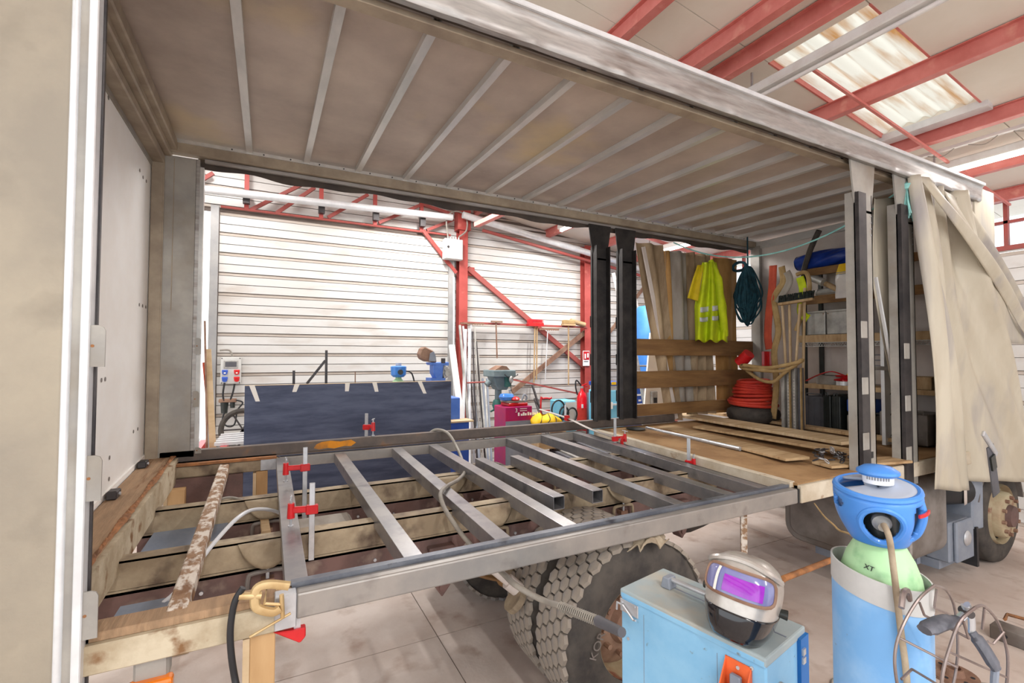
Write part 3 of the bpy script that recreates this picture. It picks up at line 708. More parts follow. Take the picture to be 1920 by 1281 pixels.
# marker lamp
ml = B(-.385, -.285, 2.03, 2.1, .95, 1.04).build('marker_lamp', 'galv', T, bevel=.008)
B(-.40, -.27, 2.0, 2.05, .905, .965).build('amber_lens', 'amber', ml, bevel=.012, seg=2)
for xx in (-.39, -.28):
    MB().cyl((xx, 2.0, .935), (xx, 1.994, .935), .006, n=8).build('lens_screw', 'zinc', ml)
# ---- deck at the front, edge boards
dkx0 = 3.27
deck = tb(dkx0, 6.1, 2.02, 4.3, 1.10, 1.19, .06).build('deck_board', 'deckwood', T)
B(dkx0, 6.6, 1.99, 2.05, 1.06, 1.18).build('deck_side_rail', 'deckedge', T, bevel=.006)
tb(dkx0-.03, dkx0+.025, 2.05, 4.28, 1.09, 1.196, .06).build('deck_front_edge', 'deckedge', T, bevel=.005)
# ---- side posts
def side_post(x0, x1, y, z0, z1, inward, m, mat_flange, tw):
    pw = x1-x0
    pts = [(x0-tw, y, z1), (x1+tw, y, z1), (x1+tw*.6, y, z1-.16), (x1, y, z1-.34), (x1, y, z1-.40), (x0, y, z1-.40), (x0, y, z1-.34), (x0-tw*.6, y, z1-.16)]
    p = MB().prism(pts, (0, .012*inward, 0)).build('side_post', m, T)
    mm = MB(); mm.box(x0, x1, y, y+.012*inward, z0, z1-.38); mm.box(x0, x0+.012, y, y+.075*inward, z0, z1-.25); mm.box(x1-.012, x1, y, y+.075*inward, z0, z1-.25)
    mm.build('post_channel', m, p)
    B(x0-.006, x0+pw*.42, y-.028*inward, y, z0+.02, z1-.26).build('post_guide', mat_flange, p)
    for zz in (z0+.2, z0+.62, z0+1.05):
        B(x0-.014, x0+.07, y-.035*inward, y-.028*inward, zz, zz+.13).build('board_pocket', m, p, bevel=.003)
        B(x1-.004, x1+.04, y+.02*inward, y+.026*inward, zz, zz+.13).build('board_pocket', m, p)
    for k in range(4):
        for xx in (x0+.022, x1-.022):
            MB().cyl((xx, y-.001*inward, z1-.42-.05*k), (xx, y-.004*inward, z1-.42-.05*k), .006, n=8).build('post_rivet', 'zinc', p)
    B(x0+pw*.6, x0+pw*.78, y-.003, y-.001, z0+.12, z0+.17).build('latch_slot', 'black', p)
    return p
side_post(4.02, 4.26, 2.0, 1.16, 3.6, 1, 'galv', 'darksteel', .055)
side_post(4.66, 4.92, 2.0, 1.0, 3.6, 1, 'galv', 'darksteel', .05)
side_post(3.255, 3.45, 4.31, 1.34, 3.56, -1, 'blackpost', 'blackpost', .06)
side_post(3.625, 3.835, 4.31, 1.34, 3.56, -1, 'blackpost', 'blackpost', .05)
# ---- wooden side boards (far side)
for z0, z1 in ((2.075, 2.275), (1.68, 1.885), (1.35, 1.49)):
    B(3.84, 6.05, 4.315, 4.34, z0, z1).build('side_board', 'sideboard', T, bevel=.004)
# ---- bulkhead
bk = B(6.08, 6.14, 2.0, 4.36, 1.1, 3.62).build('bulkhead', 'bulk', T)
B(6.02, 6.08, 4.2, 4.34, 1.2, 3.6).build('bulkhead_corner', 'galv', bk, bevel=.006)
B(6.04, 6.1, 2.1, 4.3, 3.56, 3.66).build('bulkhead_header', 'bow', bk, bevel=.006)
B(6.1, 6.56, 1.985, 2.05, 1.1, 3.74).build('front_corner_post', 'curtain', T, bevel=.006)
# ---- near curtain, pulled aside
def cur_main(u, v):
    # u along the cloth, v down
    tp = V((4.80+.95*u, 1.985-.05*math.sin(u*PI*5)*(.3+.7*u), 3.60))
    bt = V((4.86+2.3*u, 1.93-.10*math.sin(u*PI*3.2+.4)-.05*u, .985-.2*u-.02*math.sin(u*7)))
    k = v**1.25
    p = tp.lerp(bt, v); p.x = tp.x+(bt.x-tp.x)*k
    p.y += -.09*math.sin(v*PI)*math.sin(u*PI*2.4+v*1.2)-.05*math.sin(u*PI*7+v*3)*(1-v*.5)-.02*math.sin(u*PI*15-v*4)
    return p
MB().grid(cur_main, 70, 50).build('side_curtain', 'curtain', T, smooth=2, solid=.005)
def cur_fold(u, v):
    tp = V((4.84+.12*u, 1.93-.03*u, 3.59)); bt = V((6.55+.65*u, 1.82, 2.35-.3*u))
    p = tp.lerp(bt, v); p.y += -.10*math.sin(v*PI)*(.4+.6*math.sin(u*PI)); p.x += .10*math.sin(v*PI)*(u-.5); return p
MB().grid(cur_fold, 14, 30).build('curtain_fold', 'curtain', T, smooth=2, solid=.005)
def cur_fold2(u, v):
    tp = V((5.35+.5*u, 1.95, 3.56-.05*u)); bt = V((6.3+1.0*u, 1.85, 2.2))
    p = tp.lerp(bt, v); p.y += -.07*math.sin(v*PI)*math.sin(u*PI*2+.5); return p
MB().grid(cur_fold2, 16, 24).build('curtain_fold', 'curtain', T, smooth=2, solid=.005)
def cur_in(u, v):
    vv = 372+440*v; k = max(0, (vv-520)/290)
    p = py(2.15, (1640+52*k)*(1-u)+1704*u, vv); p.y += .025*math.sin(u*11+v*3); return p
MB().grid(cur_in, 20, 20).build('curtain_inner_layer', 'curtain', T, smooth=2, solid=.004)
MB().beam(py(2.1, 1642, 520), py(2.1, 1692, 800), .02, .02).build('curtain_pole', 'alu_white', T)
# strap and buckle on the curtain
cs = MB().beam(py(1.70, 1856, 836), py(1.70, 1868, 928), .13, .008, up=(0, 1, 0)).build('curtain_strap', 'deepblue', T)
MT['straplab'] = MT['darksteel']
cs.data.materials[0] = MT['case_grey']
MB().beam(py(1.69, 1843, 812), py(1.69, 1868, 852), .05, .02, up=(0, 1, 0)).build('strap_buckle', 'zinc', cs, bevel=.006)
MB().beam(py(1.69, 1860, 855), py(1.69, 1864, 880), .085, .016, up=(0, 1, 0)).build('strap_loop', 'case_black', cs)
# ---- far curtain bunched in pleats
def pleat(x0, x1, xb0, xb1, y, z1, z0, ph, amp, m, nw):
    def f(u, v):
        x = (x0+(x1-x0)*u)*(1-v)+(xb0+(xb1-xb0)*u)*v
        return (x, y+amp*math.sin(u*2*PI*nw+ph+v*.8)+.015*math.sin(v*6+u*5), z1+(z0-z1)*v)
    return MB().grid(f, 40, 16).build('far_curtain_pleat', m, T, smooth=2, solid=.004)
pleat(4.0, 4.42, 4.5, 4.72, 4.42, 3.47, 1.25, .3, .035, 'tarp_brown', 1.5)
B(3.955, 4.0, 4.40, 4.44, 1.2, 1.3)
pleat(4.44, 4.6, 4.56, 4.75, 4.45, 3.42, 1.3, 1, .03, 'tarp_ochre', 1)
pleat(4.5, 4.85, 4.62, 4.95, 4.41, 3.42, 1.4, .5, .045, 'tarp_grey', 1.3)
pleat(4.86, 5.3, 4.9, 5.35, 4.44, 3.44, 1.3, .2, .05, 'tarp_brown', 2.5)
pleat(5.38, 5.85, 5.42, 5.86, 4.42, 3.42, 1.3, .8, .025, 'tarp_ochre', 1.2)
MB().beam(py(4.4, 1206, 463), py(4.4, 1268, 785), .05, .02, up=(0, 1, 0)).build('curtain_edge_pole', 'bulk', T)

# ================================================================== THINGS IN AND ON THE TRUCK
# ---- loose short tubes lying across the chassis rails
for k, (xa, xb, ya, yb, lb) in enumerate(((1.575, 1.575, 2.42, 3.62, 'short loose square steel tube with open end, left of the two'), (1.865, 1.88, 2.42, 3.58, 'short loose square steel tube with open end, right of the two'))):
    o = MB().hollow((xa, ya, 1.183), (xb, yb, 1.183), .08, .08, .005).build('steel_tube', 'tube', None, bevel=.005, seg=2)
    tag(o, lb, 'tube', 'short loose tubes on the chassis')
# ---- wooden props
for (x0, x1, y0, y1, z1, lb) in ((-.04, .045, 2.02, 2.1, 1.034, 'wooden prop under the near side beam below the brass clamp'), (-.06, .02, 4.22, 4.3, 1.158, 'orange wooden prop under the far beam by the navy sheet'), (-.6, -.5, 4.05, 4.13, 1.12, 'pale wooden prop under the rear sill corner')):
    t = thing('wooden_prop', lb, 'timber', ((x0+x1)/2, (y0+y1)/2, 0), 'wooden props under the truck')
    B(x0, x1, y0, y1, 0, z1).build('prop_board', 'plywood', t, bevel=.003)
    B(x0-.05, x1+.05, y0-.05, y1+.05, 0, .03).build('foot_board', 'wood', t)
    B(x0-.022, x0, y0, y1, 0, z1-.01).build('edge_board', 'woodlight', t)
# ---- bar clamps
def clamp(label, bar, z0, z1, d, armz, L, fz=None, axis='z', group='red and zinc bar clamps on the frame'):
    """upright bar clamp: bar at (x,y), arms point along d (unit vector)"""
    bx, by = bar; d = V((d[0], d[1], 0)).normalized(); o = V((bx, by, 0)); up = V((0, 0, 1))
    t = thing('bar_clamp', label, 'clamp', (bx, by, z0), group)
    s = d.cross(up)
    m = MB(); m.beam(o+up*z0, o+up*z1, .011, .028, up=d); m.build('bar', 'zinc', t, bevel=.002)
    e = o+d*L
    MB().beam(o-d*.025+up*armz, e+up*(armz+.005), .024, .032).build('sliding_arm', 'redpaint', t, bevel=.005)
    MB().beam(o-d*.03+up*(armz-.002), o+d*.03+up*(armz-.002), .034, .046).build('arm_head', 'redpaint', t, bevel=.004)
    MB().cyl(e+up*(armz-.035), e+up*(armz+.04), .019, .016, 12).build('screw_boss', 'redpaint', t, smooth=True)
    sc = MB().cyl(e+up*(armz-.075), e+up*(armz+.075), .006, n=8).build('screw', 'zinc', t)
    MB().cyl(e+up*(armz-.082), e+up*(armz-.072), .014, n=12).build('screw_pad', 'zinc', sc)
    MB().cyl(e+up*(armz+.068)-s*.045, e+up*(armz+.068)+s*.045, .004, n=6).build('tommy_bar', 'zinc', sc)
    if fz is not None:
        MB().beam(o-d*.02+up*fz, e+d*.01+up*(fz+.012), .02, .035).build('fixed_arm', 'redpaint', t, bevel=.004)
    return t
clamp('red bar clamp on the first cross member, upper of the pair', (.235, 3.42), .93, 1.46, (-1, -.05), 1.33, .115, .95)
clamp('red bar clamp on the first cross member, lower of the pair', (.222, 2.70), 1.0, 1.40, (-1, .1), 1.265, .10, None)
cl = thing('bar_clamp', 'red clamp jaw hanging below the near side tube end', 'clamp', (.1, 1.99, .96), 'red and zinc bar clamps on the frame')
B(.108, .132, 2.022, 2.034, .975, 1.06).build('bar', 'zinc', cl)
MB().prism([(.035, 2.01, 1.03), (.13, 2.01, .965), (.15, 2.01, .985), (.15, 2.01, 1.02), (.10, 2.01, 1.02)], (0, .035, 0)).build('fixed_arm', 'redpaint', cl, bevel=.004)
a = py(4.33, 688, 818)
clamp('small red clamp gripping the far side angle', (a.x, 4.36), 1.27, 1.55, (1, -.5), 1.43, .06, 1.29)
# long sash clamp lying from the far angle to the members
t = thing('sash_clamp', 'long flat-bar sash clamp lying over the far side angle', 'clamp', (3.0, 4.3, 1.35), 'red and zinc bar clamps on the frame')
p0, p1, p2, p3 = py(4.75, 1012, 768), py(4.36, 1063, 784), py(3.95, 1110, 806), py(3.62, 1166, 825)
MB().tube(spline([p0, p1, p2, p3], 5), .02, 4, flat=.5).build('bar', 'tubelight', t)
B(p3.x-.014, p3.x+.014, p3.y-.012, p3.y+.012, p3.z-.14, p3.z+.02).build('end_jaw', 'redpaint', t, bevel=.004)
B(p1.x-.02, p1.x+.02, p1.y-.03, p1.y+.03, p1.z-.03, p1.z+.03).build('sliding_jaw', 'redpaint', t, bevel=.005)
MB().cyl(p1+V((-.02, 0, .03)), p1+V((-.02, 0, .14)), .012, n=10).build('jaw_screw', 'zinc', t)
a = py(3.66, 1153, 785); b = py(3.66, 1153, 855)
clamp('tall zinc clamp on the last cross member beside the cut disc', (a.x, 3.66), b.z-.03, a.z, (1, -.1), py(3.66, 1160, 822).z, .115, b.z)
a = py(2.9, 1291, 822); b = py(2.9, 1291, 905)
clamp('thin clamp gripping the front of the wooden deck by the pipe', (a.x, 2.9), .95, a.z, (.6, -1), py(2.9, 1291, 868).z, .04, .98)
# ---- brass earth clamp and black cable
t = thing('earth_clamp', 'brass screw earth clamp gripping the rusty beam end', 'clamp', (.03, 1.98, 1.05))
def pc(u, v, y=1.965): return py(y, u, v)
pts = [pc(542, 1099), pc(505, 1096), pc(482, 1104), pc(478, 1130), pc(485, 1142), pc(512, 1148), pc(526, 1140)]
MB().tube(spline(pts, 6), .013, 8, flat=1.3).build('clamp_bow', 'brass', t, smooth=True)
MB().tube([pc(540, 1104), pc(500, 1101), pc(496, 1132), pc(527, 1134)], .006, 6).build('clamp_inner_edge', 'brass', t, smooth=True)
MB().cyl(pc(448, 1118), pc(490, 1117), .013, n=12).build('cable_socket', 'brass', t, smooth=True)
MB().cyl(pc(528, 1115), pc(530, 1158), .008, n=10).build('clamp_screw', 'brass', t, smooth=True)
MB().cyl(pc(545, 1150), pc(468, 1195), .005, n=8).build('screw_handle', 'brass', t, smooth=True)
for k in range(5):
    MB().cyl(pc(521+k*4.5, 1097), pc(519+k*4.5, 1106), .004, n=6).build('screw_thread', 'brass', t)
o = MB().tube(spline([pc(456, 1102), pc(440, 1130), pc(432, 1180), pc(434, 1230), pc(442, 1281), pc(452, 1330, 1.9), (-.08, 1.8, .4), (.1, 1.6, .02), (.5, 1.45, .016), (.95, 1.35, .016)], 7), .0115, 10).build('welding_cable', 'cableblack', None, smooth=True)
tag(o, 'black welding earth cable hanging from the brass clamp', 'cable')
# ---- grey hose looping over the frame to the welder
def pt(u, v, z): return pz(z, u, v)
hp = [py(4.38, 802, 815), py(4.34, 818, 806), py(4.2, 840, 813), py(4.0, 858, 842), py(3.75, 868, 868), py(3.45, 872, 884), py(3.2, 860, 899), py(2.95, 838, 912), py(2.8, 826, 926), py(2.7, 832, 950), py(2.6, 845, 972), py(2.5, 868, 1005), py(2.4, 900, 1040), py(2.2, 935, 1068), py(1.98, 965, 1096), py(1.85, 1010, 1122), py(1.7, 1050, 1137)]
t = thing('torch_hose', 'grey ribbed welding torch hose looping over the cross members to the welder', 'hose', (1.2, 2.6, 1.0))
MB().tube(spline(hp, 7), .0135, 10).build('hose', 'cablegrey', t, smooth=True)
q0, q1, q2 = py(1.7, 1050, 1137), py(1.5, 1122, 1165), py(1.32, 1166, 1186)
sp = []
for k in range(121):
    f = k/120; c = q0.lerp(q1, f); d, a_, u_ = frame(q1-q0); an = f*2*PI*20
    sp.append(c+(a_*math.cos(an)+u_*math.sin(an))*.017)
MB().tube(sp, .0035, 5).build('bend_spring', 'cablegrey', t)
MB().cyl(q0, q1, .012, n=10).build('hose_core', 'darksteel', t)
MB().cyl(q1, q2, .021, .017, 14).build('torch_connector', 'case_grey', t, smooth=True)
o = MB().tube(spline([py(2.5, 265, 1158), py(2.5, 330, 1110), py(2.72, 400, 1020), py(2.85, 450, 968), py(3.1, 485, 955), py(3.3, 525, 962), py(3.4, 560, 985)], 7), .010, 8).build('air_line', 'cablewhite', None, smooth=True)
tag(o, 'pale air line bowed over the near chassis rail', 'hose')
o = MB().tube(spline([py(3.5, 390, 945), py(3.55, 430, 933), py(3.5, 470, 943), py(3.4, 520, 962), py(3.3, 560, 990)], 7), .008, 8).build('air_line', 'cablegrey', None, smooth=True)
tag(o, 'dark air line arching over the far chassis rail', 'hose')
# ---- rag on the tyre
def ragf(u, v):
    a = u*2*PI; r = .5+.5*v
    return (1.93+.13*v*math.cos(a)*(1+.25*math.sin(a*5)), 2.055+.075*v*math.sin(a)*(1+.2*math.sin(a*7)), 1.035+.03*(1-v)+.02*math.sin(a*6)*v+.012*math.sin(v*9+a*3)-.035*v*abs(math.cos(a)))
o = MB().grid(ragf, 48, 8).build('rag', 'rag', None, smooth=2, solid=.006); tag(o, 'crumpled dirty rag lying on top of the rear tyre', 'rag')
# ---- loose boards on the deck
def board(e0, e1, wd, th, z, label, m='wood', zz=None):
    a, b = pz(z, *e0), pz(zz or z, *e1)
    o = MB().beam(a, b, wd, th).build('loose_board', m, None, bevel=.002)
    tag(o, label, 'board', 'loose boards on the truck deck'); return o
board((1232, 797), (1496, 861), .25, .022, 1.235, 'thin weathered board nearest the deck edge, beside the pipe')
board((1310, 800), (1600, 848), .2, .022, 1.262, 'weathered board lying under the wide pale plank')
board((1276, 777), (1600, 830), .33, .028, 1.292, 'wide pale plank on top of the loose boards', 'woodlight')
board((1316, 771), (1690, 827), .12, .035, 1.268, 'narrow plank at the back against the stored gear')
board((1540, 872), (1690, 862), .18, .02, 1.215, 'short board end by the chain heap under the first near post')
t = MB().cyl(pz(1.245, 1212, 803), pz(1.235, 1388, 842), .02, n=12).build('metal_pipe', 'zinc', None, smooth=True); tag(t, 'thin galvanised pipe lying on the deck boards', 'pipe')
a = pz(1.255, 1192, 804)
t = MB().lathe([(.012, 0), (.105, -.002), (.105, .004), (.03, .006), (.012, .004)], 28, a).build('cutting_disc', 'case_black', None); tag(t, 'black cutting disc lying on the deck corner', 'disc')
# chain heap
t = thing('load_chain', 'heap of dark load chain under the boards', 'chain', pz(1.24, 1562, 858))
random.seed(11)
for k in range(46):
    c = pz(1.24, 1526+random.random()*76, 850+random.random()*16)+V((0, 0, random.random()*.05))
    ax = V((random.uniform(-1, 1), random.uniform(-1, 1), random.uniform(-.5, .5))).normalized(); d, a_, u_ = frame(ax)
    MB().tube([c+d*math.cos(q)*.022+a_*math.sin(q)*.013 for q in [i*2*PI/10 for i in range(10)]], .0045, 5, closed=True).build('chain_link', 'darksteel' if k % 3 else 'zinc', t)
# ---- shelving against the bulkhead
SX = 5.66
sh = thing('shelf_unit', 'wooden plank shelving on dark perforated uprights against the bulkhead', 'shelf', (5.85, 2.8, 1.2))
for z, y0, y1, hb in ((3.10, 2.12, 3.36, .085), (2.775, 2.12, 3.42, .095), (2.318, 2.12, 3.45, .085), (1.745, 2.12, 3.45, .05)):
    B(SX+.02, 6.06, y0, y1, z-.025, z).build('shelf_board', 'wood', sh)
    B(SX, SX+.025, y0, y1, z-hb, z).build('front_board', 'sideboard' if z > 2.7 else 'wood', sh, bevel=.002)
lt = MB()
for k in range(44):
    y = 2.14+k*.03
    lt.beam((SX+.005, y, 2.19), (SX+.005, y+.015, 2.225), .004, .004); lt.beam((SX+.005, y+.015, 2.225), (SX+.005, y+.03, 2.19), .004, .004)
lt.build('lattice_truss', 'tin', sh); B(SX, SX+.01, 2.12, 3.45, 2.182, 2.19).build('lattice_chord', 'tin', sh); B(SX, SX+.01, 2.12, 3.45, 2.225, 2.233).build('lattice_chord', 'tin', sh)
for y in (3.40, 2.14):
    for x in (SX+.03, 6.03):
        B(x-.02, x+.02, y-.02, y+.02, 1.2, 3.12).build('upright', 'case_black', sh)
o = B(6.05, 6.075, 2.15, 3.3, 1.76, 2.2).build('display_board', 'bulk', None); tag(o, 'pale printed panel standing behind the middle shelf', 'panel')
pn = o
e_ = MB().tube([(6.046, 2.93+.06*math.cos(q), 2.08+.025*math.sin(q)) for q in [i*2*PI/20 for i in range(20)]], .006, 5, closed=True).build('printed_oval', 'ink', pn)
for k in range(3): B(6.045, 6.05, 2.75-.0*k, 2.85, 2.08-.06*k, 2.095-.06*k).build('printed_line', 'inkgrey', pn)
# on the top shelf: blue tarpaulin roll
t = thing('tarpaulin_roll', 'rolled shiny blue tarpaulin on the top shelf', 'tarpaulin', (5.8, 3.2, 3.1))
def rollf(u, v):
    a = u*2*PI; y = 3.52-.66*v; r = .1*(1+.08*math.sin(a*3+v*6)+.05*math.sin(a*7+v*17))*(1-.25*(abs(v-.5)*2)**4)
    return (5.78+r*math.cos(a)*1.1, y, 3.205+r*math.sin(a))
MB().grid(rollf, 40, 24).build('roll', 'bluetarp', t, smooth=2)
for k in (0, 1):
    y = 3.52-.66*k; s = 1-2*k
    MB().lathe([(.085, 0), (.06, .004), (.05, -.02), (.0, -.02)], 20, (5.78, y, 3.205), (0, s, 0), False, True).build('roll_end', 'case_black', t)
MB().tube(spline([px(5.6, 1536, 432), px(5.62, 1522, 462), px(5.63, 1512, 490), px(5.65, 1505, 515)], 5), .03, 8).build('strap_bar', 'rubber', None, smooth=True)
tag(bpy.data.objects['strap_bar'], 'dark worn bar leaning across the blue tarpaulin roll', 'bar')
# white bag with yellow top
t = thing('plastic_bag', 'white plastic bag with yellow top hanging from the shelf', 'bag', px(5.58, 1590, 560))
def bagf(u, v):
    a = u*2*PI; c = px(5.58, 1590, 500+58*v); w_ = .115*(.75+.35*math.sin(min(1, v+.25)*PI*.6)); d_ = .05*math.sin(min(1, .15+v)*PI*.9+.1)
    return (c.x+d_*math.sin(a), c.y+w_*math.cos(a)*(1+.05*math.sin(a*5+v*9)), c.z)
MB().grid(lambda u, v: bagf(u, .2+.8*v), 28, 14).build('bag_body', 'plasticwhite', t, smooth=2)
MB().grid(lambda u, v: bagf(u, -.12+.34*v), 28, 5).build('bag_top', 'yellow', t, smooth=2)
for k in range(2): B(5.525, 5.53, 2.85, 2.95, 2.98-.02*k, 2.988-.02*k).build('bag_print', 'inkgrey', t)
# rolled tubes between the first and second shelf
for k, (a, b, r, m, lb) in enumerate((((1522, 520), (1545, 530), .045, 'tin', 'grey rolled mat between the upper shelves'), ((1540, 528), (1575, 545), .03, 'wood', 'tan wooden stick between the upper shelves'))):
    o = MB().cyl(px(5.7, *a), px(5.66, *b), r, n=14).build('rolled_mat' if k == 0 else 'wooden_stick', m, None, smooth=True); tag(o, lb, 'roll' if k == 0 else 'stick')
o = B(5.72, 5.98, 2.95, 3.3, 2.775, 2.86).build('grey_sack', 'tin', None, bevel=.03, seg=2); tag(o, 'grey flat sack on the second shelf', 'sack')
# tins on the third shelf
for y0, y1, lb in ((3.17, 3.39, 'dented galvanised tin on the third shelf beside the brooms'), (2.85, 3.155, 'larger galvanised tin on the third shelf beside the post')):
    t = thing('galvanised_tin', lb, 'tin', (5.82, (y0+y1)/2, 2.318), 'galvanised tins on the third shelf')
    B(5.70, 5.95, y0, y1, 2.319, 2.58).build('tin_body', 'tin', t, bevel=.01, seg=2)
    B(5.695, 5.955, y0-.004, y1+.004, 2.575, 2.6).build('tin_lid', 'tin', t, bevel=.004)
    for yy in (y0+.015, y1-.02): MB().cyl((5.695, yy, 2.56), (5.69, yy, 2.56), .006, n=8).build('tin_rivet', 'rust', t)
# red straps and clutter on the lower shelf
random.seed(21)
t = thing('ratchet_straps', 'tangle of red webbing straps on the lower shelf', 'strap', (5.75, 2.9, 1.75))
for k in range(6):
    pts = [(5.7+random.random()*.12, 2.8+random.random()*.3, 1.76+random.random()*.1) for _ in range(6)]
    MB().tube(spline(pts, 5, True), .02, 6, closed=True, flat=.25).build('strap_loop', 'redpaint', t)
MB().tube(spline([px(5.68, 1512, 714), px(5.68, 1535, 703), px(5.68, 1560, 697), px(5.68, 1585, 705)], 5), .022, 6, flat=.3).build('strap_tail', 'redpaint', t)
o = MB().lathe([(.05, 0), (.075, 0), (.075, .045), (.05, .045)], 24, (5.74, 3.0, 1.746), cap0=False, cap1=False).build('tape_roll', 'alu_white', None); tag(o, 'silver tape roll on the lower shelf in front of the straps', 'tape')
o = MB().lathe([(.1, 0), (.16, 0), (.16, .1), (.1, .1)], 28, (5.88, 3.2, 1.746), cap0=False, cap1=False).build('hose_roll', 'cablegrey', None, smooth=True); tag(o, 'grey rolled hose at the back of the lower shelf', 'hose')
o = B(5.75, 5.8, 2.88, 2.98, 1.865, 1.9).build('yellow_block', 'yellow', None, bevel=.008); tag(o, 'small yellow plastic piece on top of the red straps', 'plastic part')
o.location.z -= .02
o = B(5.7, 5.95, 2.2, 2.6, 1.746, 1.87).build('cardboard_box', 'wood', None, bevel=.004); tag(o, 'brown carton on the lower shelf between the near posts', 'box')
# cases on the floor under the shelf
def case(y0, y1, x0, x1, z0, h, m, lb, nm='tool_case'):
    t = thing(nm, lb, 'case', ((x0+x1)/2, (y0+y1)/2, z0), 'cases under the lowest shelf')
    B(x0, x1, y0, y1, z0, z0+h).build('case_shell', m, t, bevel=.012, seg=2)
    for k in range(3): B(x0-.006, x0, y0+(y1-y0)*(.2+.3*k), y0+(y1-y0)*(.2+.3*k)+.012, z0+.02, z0+h-.02).build('case_rib', m, t)
    MB().tube([(x0-.005, y0+.03, z0+h), (x0-.005, y0+.03, z0+h+.03), (x0-.005, y1-.03, z0+h+.03), (x0-.005, y1-.03, z0+h)], .007, 6).build('case_handle', m, t)
case(3.17, 3.4, 5.66, 6.0, 1.235, .37, 'case_grey', 'grey plastic tool case under the lowest shelf')
case(3.07, 3.15, 5.6, 6.0, 1.232, .40, 'case_black', 'narrow black glossy case, first beside the grey case')
case(2.97, 3.06, 5.6, 6.0, 1.23, .40, 'case_black', 'narrow black glossy case, second beside the grey case')
case(2.72, 2.94, 5.66, 6.0, 1.23, .2, 'tarp_grey', 'beige plastic bin on the floor below the blue crate', 'plastic_bin')
o = B(5.66, 6.0, 2.72, 2.94, 1.465, 1.6).build('blue_crate', 'deepblue', None, bevel=.01); tag(o, 'dark blue crate stacked on the beige bin', 'crate')
case(2.2, 2.6, 5.6, 6.0, 1.21, .3, 'greytank', 'grey box on the deck seen between the near posts', 'storage_box')
# white perforated upright between near posts
t = thing('ladder_section', 'white perforated aluminium upright standing between the near posts', 'ladder', (5.3, 2.4, 1.2))
a, b = py(2.4, 1672, 590), py(2.4, 1674, 832)
B(a.x-.16, a.x+.10, 2.40, 2.43, 1.22, a.z).build('rail', 'alu_white', t)
for k in range(7):
    z = 1.3+k*.2
    MB().prism([(a.x-.07, 2.398, z), (a.x-.02, 2.398, z+.0), (a.x-.03, 2.398, z+.05)], (0, .004, 0)).build('rail_hole', 'ink', t)
MB().cyl(py(2.38, 1636, 690), py(2.38, 1684, 692), .02, n=10).build('rung', 'alu_white', t)
# ---- brooms and straps
def broom(pts, head, label, mhead='bristle', r=.014, m='woodlight'):
    t = thing('broom', label, 'broom', pts[-1], 'brooms tied at the bulkhead')
    MB().tube(pts, r, 10).build('broom_handle', m, t, smooth=True)
    c, d = head
    MB().beam(c-d*.19, c+d*.19, .06, .03).build('broom_back', 'wood', t, bevel=.004)
    B0 = MB(); random.seed(4)
    for k in range(38):
        for j in range(3):
            p = c+d*(-.18+.36*k/37)+V((.02*(j-1), 0, .012)); B0.cyl(p, p+V((random.uniform(-.02, .02), random.uniform(-.02, .02), .085)), .006, .004, 5)
    o = B0.build('bristles', mhead, t)
    return t
HX = 5.32
c = px(HX, 1492, 566)
broom([px(HX, 1500, 570), px(HX, 1492, 690), px(HX+.05, 1494, 790)], (c, V((.1, -1, .07)).normalized()), 'broom with black bristles standing upside down among the straps')
for a, b, lb in (((1480, 572), (1483, 700), 'pole with grey grip beside the upturned broom'), ((1509, 540), (1506, 700), 'plain wooden broom pole, right of the tied bunch'), ((1466, 560), (1478, 760), 'pale tool shaft, left of the tied bunch')):
    o = MB().tube([px(HX+.08, *a), px(HX+.08, *b), px(HX+.1, b[0]+2, 800)], .015, 10).build('tool_pole', 'woodlight', None, smooth=True); tag(o, lb, 'pole', 'poles tied at the bulkhead')
# standing galvanised channels
for k in range(4):
    u = 1468+k*10.5; a, b = px(5.25, u, 690), px(5.25, u, 800)
    t = thing('steel_channel', ('grey galvanised channel standing beside the red hose coil', 'perforated galvanised channel, second from the hose coil', 'perforated galvanised channel, third from the hose coil', 'dark galvanised channel nearest the shelf cases')[k], 'channel', b, 'steel channels standing by the shelf')
    B(a.x, a.x+.03, a.y-.025, a.y+.025, 1.215, a.z).build('channel_web', 'tin' if k < 3 else 'case_grey', t)
    B(a.x-.03, a.x, a.y-.027, a.y-.019, 1.215, a.z).build('channel_flange', 'straptan' if k % 2 else 'tin', t)
    if k in (1, 2):
        for j in range(16): B(a.x-.004, a.x-.001, a.y-.012, a.y+.012, 1.28+j*.035, 1.287+j*.035).build('channel_slot', 'yellow' if j > 40 else 'bulk', t)
def ribbon(pts, wd, m, label, name='strap', th=.3):
    P = spline(pts, 6)
    if th > .8: o = MB().tube(P, wd, 8).build(name, m, None, smooth=True)
    else:
        n = len(P)-1
        def f(u, v):
            i = min(int(round(v*n)), n); t = (P[min(i+1, n)]-P[max(i-1, 0)]).normalized(); sd_ = t.cross(V((1, 0, 0))).normalized()
            return P[i]+sd_*wd*(u*2-1)+V((-.012*math.cos((u*2-1)*1.5)-.006*math.sin(u*9), 0, 0))
        o = MB().grid(f, 6, n).build(name, m, None, smooth=2, solid=.006)
    tag(o, label, 'strap'); return o
HS = 5.45
ribbon([px(HS, 1450, 498), px(HS, 1448, 540), px(HS, 1442, 590), px(HS, 1440, 630), px(HS, 1443, 655)], .05, 'strapred', 'orange-red lifting sling hanging from the bulkhead corner')
ribbon([px(HS, 1466, 500), px(HS, 1468, 530), px(HS, 1452, 560), px(HS, 1460, 620), px(HS, 1452, 660), px(HS, 1456, 720), px(HS, 1450, 785)], .04, 'straptan', 'tan webbing strap hanging down to the deck')
